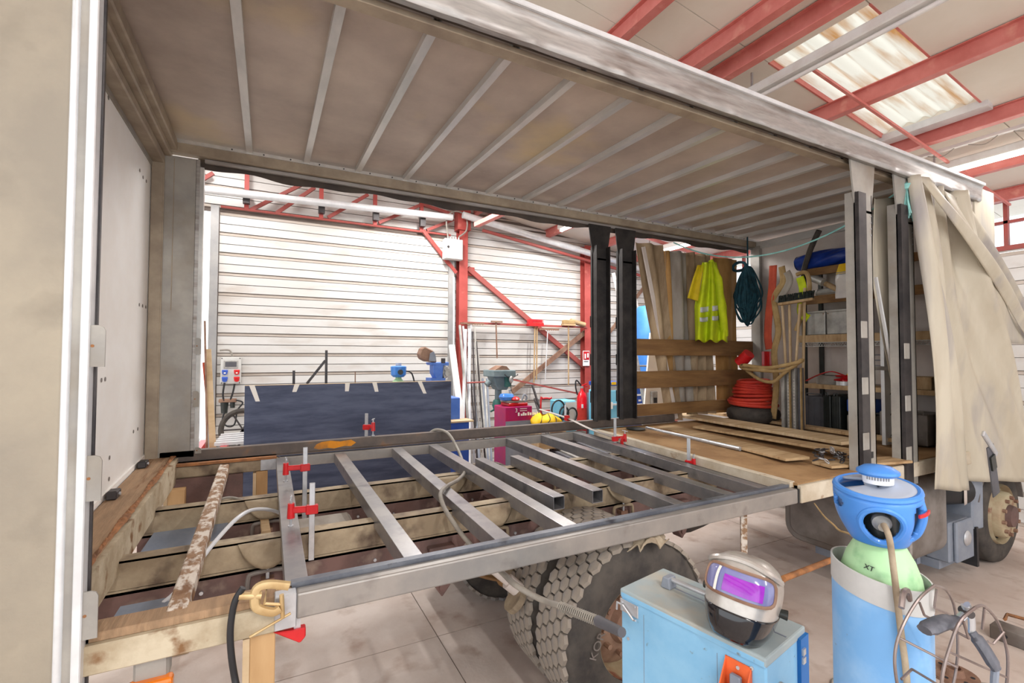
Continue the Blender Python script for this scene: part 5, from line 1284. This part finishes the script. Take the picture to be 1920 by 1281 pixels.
for (us, lb) in (([(421, 718), (418, 740), (420, 752)], 'thin cord from the blue outlet down to the regulator'), ([(440, 720), (437, 735), (432, 750)], 'thin cord from the red outlet down to the regulator'), ([(422, 770), (417, 790), (428, 800), (440, 795), (445, 770), (455, 755), (440, 750)], 'looped black air hose below the regulator')):
    o = MB().tube(spline([py(WY-.22, *q_) for q_ in us], 6), .012, 6).build('wall_cord', 'cableblack', None); tag(o, lb, 'cable')
# hose reel ring behind the sheet's left edge
rc_ = py(WY-.4, 455, 805)
t = thing('hose_reel', 'dark round hose reel on the floor left of the navy sheet', 'hose reel', (rc_.x, WY-.4, 0))
MB().tube([(rc_.x+.26*math.cos(k*2*PI/28), WY-.4, rc_.z+.26*math.sin(k*2*PI/28)) for k in range(28)], .035, 8, closed=True).build('reel_rim', 'rubber', t, smooth=True)
for k in range(3): MB().cyl((rc_.x+.26*math.cos(k*PI/3), WY-.4, rc_.z+.26*math.sin(k*PI/3)), (rc_.x-.26*math.cos(k*PI/3), WY-.4, rc_.z-.26*math.sin(k*PI/3)), .012, n=6).build('reel_spoke', 'darksteel', t)
for sx in (-.2, .2): MB().beam((rc_.x, WY-.4, rc_.z), (rc_.x+sx, WY-.4, 0), .03, .03).build('reel_leg', 'darksteel', t)
# timber leaning in the bright gap, rack of white profiles
for k, (u0, v0, u1, v1, m, lb) in enumerate(((384, 602, 388, 830, 'rimdark', 'thin dark rod leaning in the bright door gap'), (383, 680, 397, 835, 'strapred', 'orange-brown lath leaning in the bright door gap'), (390, 655, 398, 820, 'woodlight', 'pale wide lath leaning in the bright door gap'))):
    p, q = py(6.2, u0, v0), py(6.0, u1, v1); q = p+(q-p)*(p.z/(p.z-q.z))
    o = MB().beam(p, q, (.018, .035, .06)[k], .02, up=(0, 1, 0)).build('lath' if k else 'rod', m, None); tag(o, lb, 'timber' if k else 'rod')
for k in range(5):
    p, q = py(5.75+.09*k, 402+3*k, 833-4*k), py(5.75+.09*k, 475, 828-4*k)
    o = MB().beam(p, q, .06, .03).build('white_profile', 'alu_white', None)
    tag(o, ('white aluminium profile at the bottom of the pile', 'white aluminium profile second in the pile', 'white aluminium profile third in the pile', 'white aluminium profile fourth in the pile', 'white aluminium profile on top of the pile')[k]+' left of the navy sheet', 'profile', 'white profiles piled left of the navy sheet')
t = thing('trestle', 'steel trestle carrying the pile of white profiles', 'trestle', (-.5, 5.9, 0))
zt = py(5.75, 403, 833).z-.016
for x in (-.6, -.38):
    for y in (5.7, 6.15): MB().beam((x, y, zt-.04), (x, y+(-.1 if y < 5.9 else .1), 0), .04, .04).build('trestle_leg', 'redpaint', t)
    B(x-.03, x+.03, 5.65, 6.2, zt-.05, zt).build('trestle_beam', 'redpaint', t)
# ---- second valve guard poking over the sheet
t = thing('gas_cylinder', 'small blue-capped gas cylinder peeking over the navy sheet', 'cylinder', py(6.4, 747, 710))
gcx = py(6.4, 747, 710); gcx = V((gcx.x, 6.4, gcx.z))
MB().lathe([(.115, -gcx.z+.01), (.115, -.15), (.09, -.05), (.04, .0), (.04, .05)], 24, gcx).build('bottle', 'green', t, smooth=True)
MB().lathe([(.07, .02), (.1, .05), (.105, .16), (.09, .17), (.0, .175)], 24, gcx).build('valve_guard', 'guardblue', t, smooth=True)
MB().cyl(gcx+V((-.0, -.1, .09)), gcx+V((0, -.115, .09)), .035, n=14).build('gauge', 'case_black', t)
MB().cyl(gcx+V((0, 0, .17)), gcx+V((0, 0, .21)), .04, n=12).build('valve_knob', 'guardgrey', t)
o = MB().tube(spline([gcx+V((.1, -.02, .1)), gcx+V((.18, 0, .07)), gcx+V((.22, 0, -.05))], 5), .01, 6).build('gauge_hose', 'cableblack', None); tag(o, 'black hose curving from the small blue valve guard', 'hose')
# ---- band saw
t = thing('band_saw', 'blue metal band saw with grey tilted blade housing behind the navy sheet', 'saw', py(6.2, 825, 720))
def bs(u, v, y=6.2): return py(y, u, v)
MB().prism([bs(787, 665), bs(791, 654), bs(797, 650), bs(813, 658), bs(818, 670), bs(819, 680), bs(800, 678), bs(790, 673)], (0, .16, 0)).build('blade_housing', 'rimdark', t, bevel=.012)
t_h = MB().prism([bs(806, 663, 6.19), bs(813, 659, 6.19), bs(817, 668, 6.19), bs(817, 678, 6.19), bs(804, 677, 6.19)], (0, -.01, 0)).build('housing_guard', 'bluegrey', t)
MB().prism([bs(806, 680), bs(842, 679), bs(842, 686), bs(808, 685)], (0, .2, 0)).build('saw_arm', 'machblue', t, bevel=.008)
MB().prism([bs(813, 684), bs(832, 684), bs(830, 712), bs(819, 712), bs(813, 700)], (0, .18, 0)).build('saw_column', 'machblue', t, bevel=.008)
MB().prism([bs(832, 685), bs(843, 690), bs(843, 705), bs(834, 712), bs(830, 700)], (0, .14, 0)).build('gear_case', 'tin', t, bevel=.01)
for u, v, r in ((839, 700, .045), (836, 692, .03)):
    p = bs(u, v, 6.18); MB().cyl(p, p+V((0, -.04, 0)), r, n=14).build('vice_wheel', 'tin', t)
MB().cyl(bs(831, 672), bs(831, 681), .03, n=10).build('motor_knob', 'darksteel', t)
cst = bs(822, 712); B(cst.x-.25, cst.x+.3, 6.15, 6.55, 0, cst.z-.25).build('saw_stand', 'machblue', t, bevel=.01)
B(cst.x-.1, cst.x+.1, 6.2, 6.45, cst.z-.3, cst.z+.02).build('saw_neck', 'machblue', t)
p = bs(855, 790, 6.1); o = B(p.x-.2, p.x+.15, 6.0, 6.14, .3, p.z).build('saw_bench', 'deepblue', t)
B(p.x-.22, p.x+.2, 5.95, 6.2, p.z, p.z+.02).build('bench_top', 'woodlight', t)
# ---- white board and steel bars leaning by the column
p, q = py(7.5, 847, 647), py(7.1, 866, 795); q = p+(q-p)*(p.z/(p.z-q.z))
o = MB().beam(p, q, .1, .03, up=(0, 1, 0)).build('white_batten', 'paper', None); tag(o, 'wide white batten leaning against the red column', 'batten')
random.seed(31)
ORD = ['first', 'second', 'third', 'fourth', 'fifth', 'sixth', 'seventh', 'eighth', 'ninth', 'tenth', 'eleventh', 'twelfth', 'thirteenth', 'fourteenth']
bars = sorted([(868, 612, 884, .02, 'zinc'), (873, 618, 868, .03, 'alu_white'), (880, 617, 880, .028, 'alu_white'), (886, 622, 892, .015, 'darksteel'), (890, 612, 898, .016, 'tin'), (893, 640, 905, .014, 'darksteel'), (897, 665, 903, .014, 'tin'), (900, 705, 908, .02, 'tin'), (905, 710, 911, .02, 'bluegrey'), (909, 712, 914, .018, 'tin'), (913, 710, 918, .02, 'bluegrey'), (888, 718, 894, .02, 'bluegrey'), (877, 650, 890, .012, 'darksteel'), (862, 610, 878, .022, 'tin')])
for k, (u0, v0, u1, r, m) in enumerate(bars):
    p = py(WY-.25, u0, v0); q = py(WY-.7, u1, 800); q = p+(q-p)*(p.z/(p.z-q.z))
    o = MB().beam(p, q, r*1.6, r*1.6).build('steel_bar', m, None); tag(o, {'zinc': 'zinc-bright', 'alu_white': 'white aluminium', 'darksteel': 'thin dark', 'tin': 'dull grey', 'bluegrey': 'blue-grey'}[m]+' steel bar leaning in the rack, '+ORD[k]+' from the red column', 'steel bar', 'steel bars leaning by the column')
o = MB().tube([py(WY-.62, 876, 718), py(WY-.62, 922, 716)], .015, 6).build('bar_rack_rail', 'redsteel_dk', wall_back)
# ---- drill press
DY = 6.9
dp = thing('drill_press', 'grey-green pillar drill press in front of the cladding', 'drill', py(DY, 934, 800))
def dpp(u, v, y=DY): return py(y, u, v)
cx = dpp(934, 760).x; zt = dpp(934, 730).z
MB().cyl((cx, DY, 0), (cx, DY, zt), .055, n=18).build('pillar', 'machgrey', dp, smooth=True)
B(cx-.2, cx+.2, DY-.25, DY+.2, 0, .06).build('base', 'machgrey', dp, bevel=.01)
a, b = dpp(916, 694), dpp(957, 706)
B(a.x, b.x, DY-.2, DY+.22, b.z, a.z).build('belt_cover', 'machgrey', dp, bevel=.015, seg=2)
MB().prism([(a.x+.06, DY-.1, a.z), (b.x-.06, DY-.1, a.z), (b.x-.12, DY-.1, a.z+.06), ((a.x+b.x)/2, DY-.1, a.z+.07)], (0, .25, 0)).build('cover_dust_sheet', 'rimdark', dp)
a2, b2 = dpp(919, 706), dpp(955, 722)
MB().prism([(a2.x, DY-.12, a2.z), (b2.x, DY-.12, a2.z), (b2.x-.06, DY-.12, b2.z), (b2.x-.09, DY-.12, b2.z-.07), (a2.x+.1, DY-.12, b2.z-.07), (a2.x+.06, DY-.12, b2.z)], (0, .25, 0)).build('head_casting', 'machgrey', dp, bevel=.012)
B(cx+.05, cx+.16, DY-.16, DY-.12, b2.z-.02, a2.z).build('head_plate', 'teal', dp, bevel=.005)
sx = cx+.12
MB().cyl((sx, DY-.18, b2.z-.06), (sx, DY-.18, b2.z-.16), .022, .012, 12).build('chuck', 'zinc', dp, smooth=True)
hw = dpp(957, 712, DY-.2)
fh = MB().lathe([(.05, 0), (.06, .015), (.045, .03), (.0, .03)], 18, hw, (.6, -.8, 0)).build('feed_hub', 'tin', dp)
for k in range(3):
    ang = k*2.1+.5; MB().cyl(hw, hw+V((.13*math.cos(ang), -.03, .16*math.sin(ang))), .006, n=6).build('feed_lever', 'darksteel', fh)
    p = hw+V((.13*math.cos(ang), -.03, .16*math.sin(ang))); MB().lathe([(0, -.015), (.014, 0), (0, .015)], 8, p).build('lever_ball', 'black', fh)
MB().cyl(dpp(918, 716), dpp(912, 722), .05, n=12).build('motor', 'machgrey', dp, smooth=True)
MB().lathe([(.08, -.06), (.1, 0), (.08, .08), (.05, .1)], 18, (cx, DY, dpp(934, 760).z)).build('table_collar', 'teal', dp, smooth=True)
p = dpp(948, 752); B(cx+.02, p.x+.06, DY-.28, DY+.05, p.z-.04, p.z+.02).build('drill_table', 'teal', dp, bevel=.01)
MB().cyl(dpp(930, 766), dpp(920, 772), .015, n=8).build('crank', 'teal', dp)
# ---- red welder box and boxes on it
RY = 6.3
def rp(u, v, y=RY): return py(y, u, v)
a, b = rp(948, 764), rp(998, 800)
t = thing('red_machine', 'magenta-red welding power source with white lettering beside the drill', 'welder', (a.x+.2, RY, 0))
B(a.x, rp(998, 790).x, RY, RY+.4, .3, a.z).build('cabinet', 'magenta', t, bevel=.012, seg=2)
B(a.x+.0, rp(998, 790).x, RY-.004, RY, .3, rp(960, 790).z).build('lower_panel', 'bluegrey', t)
tw = rp(975, 775); text('3', .09, 'signwhite', t, basis((rp(968, 768).x, RY-.003, rp(968, 770).z), (1, 0, 0), (0, 0, 1)))
for k, (f, hgt) in enumerate(((0, .05), (.05, .03), (.085, .05), (.12, .035), (.165, .05), (.205, .04), (.25, .045), (.285, .035), (.325, .045))): B(rp(971, 777).x+f, rp(971, 777).x+f+.028, RY-.003, RY, rp(981, 777).z-.02, rp(981, 777).z-.02+hgt).build('worn_letter', 'signwhite', t)
for k in range(2): B(rp(975, 770).x, rp(988, 770).x, RY-.003, RY, rp(980, 767).z-.03*k, rp(980, 767).z-.03*k+.008).build('small_print', 'signwhite', t)
B(a.x+.02, a.x+.3, RY+.05, RY+.35, 0, .3).build('trolley', 'darksteel', t)
c0 = rp(957, 757); c1 = rp(993, 764)
t = thing('red_case', 'red open case lying on the magenta machine', 'case', (c0.x, RY+.1, a.z))
B(c0.x, c1.x, RY+.05, RY+.33, a.z+.001, a.z+.05).build('case_tray', 'redpaint', t, bevel=.01)
B(c0.x-.01, c1.x+.01, RY+.06, RY+.32, a.z+.055, a.z+.085).build('case_contents', 'tarp_grey', t)
p = rp(960, 742); o = MB().lathe([(.0, 0), (.1, .0), (.12, .05), (.1, .09), (.0, .1)], 18, (p.x, RY+.18, a.z+.09)).build('blue_cloth', 'guardblue', None, smooth=True); tag(o, 'blue cap resting on the red case', 'cap')
p = rp(966, 750); o = MB().lathe([(.06, 0), (.08, .02), (.05, .05), (.0, .06)], 16, (p.x+.05, RY+.1, a.z+.087)).build('red_dome', 'redpaint', None, smooth=True); tag(o, 'small red dome on the red case', 'cap')
o = MB().tube(spline([rp(978, 752), rp(983, 740), rp(988, 746), rp(984, 754)], 5), .014, 6).build('goggles', 'bluegrey', None); tag(o, 'grey safety goggles on the red case', 'goggles')
# ---- yellow bag, hand truck, blue compressor
p = py(6.2, 1025, 786)
t = thing('yellow_bag', 'crumpled yellow bag with black cords', 'bag', (p.x, 6.2, .4))
def yb(u, v):
    an = u*2*PI; r = .24*(1+.12*math.sin(an*4+v*5))*math.sin(.25+v*2.4)
    return (p.x+r*math.cos(an), 6.2+.7*r*math.sin(an), p.z-.18+.26*v+.02*math.sin(an*3))
MB().grid(yb, 36, 14).build('bag_skin', 'yellow', t, smooth=2)
for k in range(4): MB().tube(spline([yb(.55+.1*k, .1), V(yb(.58+.1*k, .45))-V((0, .012, 0)), V(yb(.62+.1*k, .7))-V((0, .012, 0)), yb(.6+.12*k, .98)], 6), .006, 5).build('bag_cord', 'ink', t)
p2 = V((p.x, 6.2, p.z-.16)); t2 = thing('bag_stand', 'low wooden crate under the yellow bag', 'crate', (p.x, 6.2, 0))
for zz in range(4): B(p.x-.25, p.x+.25, 6.0, 6.45, .02+zz*(p2.z-.05)/4, .02+zz*(p2.z-.05)/4+.1).build('crate_slat', 'wood', t2)
for xx in (-.22, .22): B(p.x+xx-.02, p.x+xx+.02, 6.02, 6.43, 0, p2.z-.02).build('crate_post', 'wood', t2)
t = thing('hand_truck', 'red tubular hand truck standing by the cladding', 'hand truck', py(7.3, 1025, 790))
hp_ = [py(7.3, 1014, 800), py(7.3, 1014, 756), py(7.3, 1018, 748), py(7.3, 1030, 748), py(7.3, 1034, 756), py(7.3, 1034, 800)]
hp_[0].z = 0.1; hp_[-1].z = .1
MB().tube(spline(hp_, 5), .016, 8).build('frame_tube', 'redpaint', t, smooth=True)
for v in (770, 782): MB().cyl(py(7.3, 1014, v), py(7.3, 1034, v), .012, n=8).build('cross_bar', 'redpaint', t)
for u in (1012, 1036):
    q = py(7.3, u, 790); MB().lathe([(.03, -.03), (.12, -.03), (.13, 0), (.12, .03), (.03, .03)], 18, (q.x, 7.3, .13), (1, 0, 0)).build('wheel', 'rubber', t)
MB().prism([(hp_[0].x, 7.25, .02), (hp_[-1].x, 7.25, .02), (hp_[-1].x, 7.0, .02), (hp_[0].x, 7.0, .02)], (0, 0, .012)).build('toe_plate', 'redpaint', t)
for u0, v0, u1, v1, lb, m in ((998, 722, 1012, 766, 'thin dark bar leaning left of the hand truck', 'darksteel'), (1002, 748, 1008, 765, 'short dark lever leaning left of the hand truck', 'darksteel')):
    a_, b_ = py(7.6, u0, v0), py(7.4, u1, v1); b_ = a_+(b_-a_)*(a_.z/(a_.z-b_.z)); o = MB().beam(a_, b_, .03, .03).build('leaning_bar', m, None); tag(o, lb, 'bar')
t = thing('compressor', 'small pale blue compressor with coiled black leads by the extinguisher', 'compressor', py(6.9, 1062, 780))
a, b = py(6.9, 1051, 752), py(6.9, 1080, 790)
B(a.x, b.x, 6.9, 7.25, b.z-.2, a.z).build('housing', 'lightblue', t, bevel=.015)
B(a.x+.1, b.x, 6.89, 6.9, b.z-.1, a.z-.03).build('front_panel', 'boxgrey', t)
for u, v, r in ((1058, 775, .09), (1073, 778, .1), (1047, 768, .13)):
    q = py(6.86, u, v); MB().tube([q+V((r*math.cos(k*2*PI/20), .01*k/20, 1.2*r*math.sin(k*2*PI/20))) for k in range(20)], .016, 6, closed=True).build('coiled_lead', 'cableblack', t)
B(a.x, b.x, 6.9, 7.25, 0, b.z-.2).build('stand', 'darksteel', t)
# ---- fire extinguisher
EY = 7.3
e0 = py(EY, 1091, 800); zt = py(EY, 1091, 735).z
t = thing('fire_extinguisher', 'tall red fire extinguisher with black hose by the red column', 'extinguisher', (e0.x, EY, zt-1.0))
MB().lathe([(.085, -.92), (.095, -.9), (.095, -.1), (.07, -.03), (.03, .02), (.028, .07)], 26, (e0.x, EY, zt)).build('tank', 'exting', t, smooth=True)
MB().lathe([(.0965, -.55), (.0965, -.3)], 26, (e0.x, EY, zt), cap0=False, cap1=False).build('instruction_label', 'hosered', t, smooth=True)
B(e0.x-.075, e0.x-.035, EY-.096, EY-.09, zt-.29, zt-.22).build('check_label', 'signwhite', t)
MB().cyl((e0.x, EY, zt+.07), (e0.x, EY, zt+.11), .03, n=12).build('valve', 'tin', t)
MB().beam((e0.x-.02, EY, zt+.11), (e0.x+.12, EY, zt+.15), .03, .02).build('lever', 'redpaint', t)
MB().beam((e0.x-.02, EY, zt+.08), (e0.x+.12, EY, zt+.10), .03, .02).build('carry_handle', 'redpaint', t)
MB().tube(spline([(e0.x, EY, zt+.1), (e0.x-.12, EY, zt+.22), (e0.x-.14, EY, zt+.1), (e0.x-.1, EY, zt-.05)], 6), .014, 8).build('hose', 'cableblack', t, smooth=True)
MB().cyl((e0.x+.14, EY, zt-.02), (e0.x+.16, EY, zt-.9), .02, .045, 12).build('discharge_horn', 'bluegrey', t, smooth=True)
B(e0.x-.14, e0.x+.22, EY-.12, EY+.12, 0, zt-.92).build('stand_box', 'darksteel', t, bevel=.01)
# sign on the column
p, q = py(WY-.19, 1093, 658), py(WY-.19, 1105, 686)
t = thing('fire_sign', 'white and red fire extinguisher sign on the red column', 'sign', (p.x, WY-.19, q.z))
B(p.x, q.x, WY-.195, WY-.185, q.z, p.z).build('sign_plate', 'signwhite', t)
hh = p.z-q.z; B(p.x+.008, q.x-.008, WY-.198, WY-.195, p.z-.60*hh, p.z-.04*hh).build('red_field', 'redpaint', t)
MB().cyl((p.x+.05, WY-.2, p.z-.52*hh), (p.x+.05, WY-.2, p.z-.2*hh), .016, n=8).build('pictogram', 'signwhite', t)
B(q.x-.06, q.x-.025, WY-.2, WY-.198, p.z-.45*hh, p.z-.15*hh).build('pictogram_flame', 'signwhite', t)
B(p.x+.02, q.x-.03, WY-.197, WY-.195, p.z-.74*hh, p.z-.69*hh).build('printed_line', 'ink', t)
# ---- electrical cabinet on the column
p, q = py(WY-.3, 834, 446), py(WY-.3, 868, 488)
t = thing('electrical_cabinet', 'pale grey electrical cabinet high on the red column', 'cabinet', (p.x, WY-.3, q.z))
B(p.x, q.x, WY-.3, WY-.17, q.z, p.z).build('cabinet_body', 'boxgrey', t, bevel=.008)
B(p.x+.01, q.x-.01, WY-.308, WY-.3, q.z+.01, p.z-.01).build('cabinet_door', 'boxgrey', t, bevel=.004)
MB().cyl((p.x+.06, WY-.308, (p.z+q.z)/2+.03), (p.x+.06, WY-.32, (p.z+q.z)/2+.03), .02, n=10).build('lock', 'darksteel', t)
for k in range(5): MB().cyl((p.x+.08+k*.05, WY-.23, p.z), (p.x+.08+k*.05, WY-.23, p.z+.05), .014, n=8).build('cable_gland', 'tin', t)
MB().tube(spline([(p.x+.08, WY-.23, p.z+.05), (p.x+.05, WY-.25, p.z+.35), (p.x+.2, WY-.25, p.z+.5), (p.x+.4, WY-.25, p.z+.45), (p.x+.42, WY-.25, p.z+.2), (p.x+.28, WY-.23, p.z+.06)], 6), .014, 8).build('cable_loop', 'cablegrey', t, smooth=True)
# ---- brooms and rakes hanging on the rail
def hung(u, v0, v1, u1, label, head, m='wood', r=.014):
    a_, b_ = py(WY-.22, u, v0), py(WY-.22, u1, v1)
    t = thing('hanging_tool', label, 'tool', b_, 'tools hanging on the red rail')
    MB().cyl(a_, b_, r, n=8).build('handle', m, t, smooth=True)
    if head == 'red':
        B(a_.x-.16, a_.x+.17, WY-.27, WY-.17, a_.z-.02, a_.z+.04).build('brush_back', 'redpaint', t)
        bm_ = MB()
        for k in range(14):
            for j in range(3): bm_.cyl((a_.x-.15+k*.024, WY-.25+j*.03, a_.z+.04), (a_.x-.15+k*.024, WY-.25+j*.03, a_.z+.11), .007, .005, 5)
        bm_.build('bristles', 'redpaint', t)
    elif head == 'tan':
        B(a_.x-.14, a_.x+.14, WY-.27, WY-.17, a_.z-.01, a_.z+.03).build('brush_back', 'wood', t); B(a_.x-.135, a_.x+.135, WY-.265, WY-.175, a_.z+.03, a_.z+.1).build('bristles', 'straptan', t, bevel=.01)
    elif head == 'rake':
        B(a_.x-.2, a_.x+.25, WY-.24, WY-.2, a_.z-.01, a_.z+.015).build('rake_bar', 'rimdark', t)
        for k in range(9): MB().cyl((a_.x-.19+k*.05, WY-.22, a_.z), (a_.x-.19+k*.05, WY-.27, a_.z-.02), .006, n=5).build('rake_tine', 'rimdark', t)
    elif head == 'hoe':
        B(a_.x-.1, a_.x+.12, WY-.25, WY-.21, a_.z-.0, a_.z+.03).build('hoe_blade', 'rimdark', t)
hung(883, 607, 672, 883, 'white-handled squeegee hanging next to the first column', 'rake', 'alu_white')
hung(930, 605, 672, 932, 'short red-brown hoe on the rail', 'hoe', 'rimdark')
hung(1003, 610, 718, 1001, 'broom with bright red bristles on the rail', 'red')
hung(1007, 608, 712, 1006, 'plain handle hanging beside the red broom', 'hoe')
hung(1027, 618, 715, 1022, 'rake with white handle on the rail', 'rake', 'alu_white', .01)
hung(1066, 610, 722, 1066, 'broom with tan bristles near the second column', 'tan')
p, q = py(WY-.2, 1070, 602), py(WY-.2, 1096, 609); o = MB().cyl(p, q, .05, n=12).build('log_roll', 'wood', None, smooth=True); tag(o, 'wooden roll resting on the rail by the second column', 'roll')
# ---- ladders, blue tank and machines beyond the far posts
def ladder(u0, v0, u1, v1, wpx, y, label, nr=9):
    a_, b_ = py(y, u0, v0), py(y-.3, u1, v1); b_ = a_+(b_-a_)*(a_.z/(a_.z-b_.z))
    t = thing('ladder', label, 'ladder', b_, 'aluminium ladders by the far wall')
    off = V((wpx, 0, 0))
    for o_ in (V((0, 0, 0)), off): MB().beam(a_+o_, b_+o_, .03, .07).build('ladder_rail', 'alu', t)
    for k in range(nr):
        f = (k+.5)/nr; MB().cyl(a_.lerp(b_, f), a_.lerp(b_, f)+off, .016, n=8).build('rung', 'alu', t)
ladder(1150, 512, 1192, 690, .42, 7.6, 'tall aluminium ladder leaning behind the black posts', 14)
ladder(1192, 668, 1215, 790, .40, 6.4, 'low white stepladder seen between the side boards', 6)
p = py(7.0, 1218, 575); q = py(7.0, 1218, 690)
t = thing('water_tank', 'tall blue plastic tank behind the side boards', 'tank', (p.x, 7.0, 0))
MB().lathe([(.28, .9), (.32, .95), (.33, 2.3), (.30, p.z-.06), (.26, p.z), (.0, p.z+.01)], 30, (p.x+.05, 7.0, 0)).build('tank_shell', 'tankblue', t, smooth=True)
MB().lathe([(.335, 1.3), (.345, 1.32), (.335, 1.34)], 30, (p.x+.05, 7.0, 0), cap0=False, cap1=False).build('tank_band', 'tankblue', t, smooth=True)
B(p.x-.35, p.x+.45, 6.7, 7.3, .82, .9).build('tank_platform', 'redsteel', t)
for sx in (-.3, .38):
    for sy in (6.72, 7.25): B(p.x+sx, p.x+sx+.05, sy, sy+.05, 0, .82).build('platform_leg', 'redsteel', t)
a, b = py(6.6, 1138, 722), py(6.6, 1162, 782)
t = thing('parts_washer', 'light blue machine with dark blue top seen between the black posts', 'machine', (a.x, 6.6, 0))
B(a.x-.1, b.x+.1, 6.6, 7.0, .3, a.z-.1).build('machine_body', 'lightblue', t, bevel=.01)
B(a.x-.1, b.x+.1, 6.6, 7.0, a.z-.02, a.z+.05).build('machine_top', 'deepblue', t, bevel=.01)
B(a.x-.08, b.x+.08, 6.62, 6.98, a.z-.1, a.z-.02).build('machine_mid', 'boxgrey', t)
B(a.x+.1, a.x+.2, 6.59, 6.6, a.z-.0, a.z+.05).build('yellow_plate', 'yellow', t)
B(a.x-.1, b.x+.1, 6.57, 6.6, a.z-.36, a.z-.33).build('machine_rail', 'alu_white', t)
B(a.x, a.x+.1, 6.565, 6.58, a.z-.42, a.z-.3).build('paper_note', 'paper', t)
B(a.x, a.x+.25, 6.65, 6.95, 0, .3).build('machine_foot', 'darksteel', t)
a, b = py(6.5, 1188, 730), py(6.5, 1210, 760)
t = thing('blue_cabinet', 'royal blue cabinet with white lettering seen under the side boards', 'cabinet', (a.x, 6.5, 0))
B(a.x-.1, b.x+.05, 6.5, 6.9, 0.05, a.z+.02).build('cabinet_body', 'deepblue', t, bevel=.01)
for k, (f0, f1, zz, hz) in enumerate(((.12, .26, .09, .03), (.16, .22, .19, .03), (.08, .3, .26, .03))): B(a.x+f0-.05, a.x+f1-.05, 6.495, 6.5, a.z-zz-hz, a.z-zz).build('white_print', 'signwhite', t)
for z_ in (0,): B(a.x-.1, b.x+.05, 6.52, 6.88, 0, .05).build('cabinet_plinth', 'darksteel', t)
a, b = py(5.6, 1222, 660), py(5.6, 1250, 765)
t = thing('leaning_sheet', 'leaning white panel behind the side boards', 'panel', (a.x, 5.6, 0))
MB().prism([(a.x-.02, 5.6, a.z+.3), (a.x+.1, 5.6, a.z+.3), (b.x+.15, 5.6, 0), (a.x-.35, 5.6, 0), (a.x-.2, 5.6, .9)], (0, .03, 0)).build('panel_sheet', 'paper', t)
p = py(5.59, 1225, 748); B(p.x-.06, p.x+.06, 5.55, 5.6, p.z-.12, p.z+.12).build('panel_latch', 'tin', t, bevel=.01)
B(p.x-.03, p.x+.03, 5.54, 5.55, p.z-.06, p.z+.02).build('latch_inset', 'ink', t)
# clutter seen low through the frame
random.seed(17)
for k in range(9):
    c = py(5.6, 1062+k*9, 845); o = MB().beam((c.x, 5.3, .62+.01*k), (c.x+.12, 6.2, .62+.01*k), .05, .05).build('stacked_bar', 'tin' if k % 3 else 'case_grey', None); tag(o, 'grey steel bar end low behind the frame, '+ORD[k]+' from the left', 'steel bar', 'low stack of bar ends behind the truck')
t = thing('bar_trestle', 'low steel trestle under the stack of bar ends', 'trestle', (3.2, 5.7, 0))
cA, cB = py(5.6, 1055, 845).x, py(5.6, 1145, 845).x
for y in (5.45, 6.0):
    B(cA-.1, cB+.25, y, y+.05, .54, .59).build('trestle_beam', 'darksteel', t)
    for x in (cA, cB+.1): B(x, x+.05, y, y+.05, 0, .54).build('trestle_leg', 'darksteel', t)
c = py(5.2, 1048, 842); o = MB().lathe([(.05, 0), (.05, .2), (.03, .24), (.02, .28)], 16, (c.x, 5.2, 0.0)).build('blue_bottle', 'guardblue', None, smooth=True); tag(o, 'small blue bottle on the floor seen through the frame', 'bottle')
o = B(py(5.8, 880, 850).x, py(5.8, 900, 850).x, 5.8, 6.0, 0, .25).build('pink_brick_box', 'hosered', None, bevel=.01); tag(o, 'small salmon carton on the floor behind the frame', 'box')
for _o in COL.objects:
    if '_w' in _o: del _o['_w']
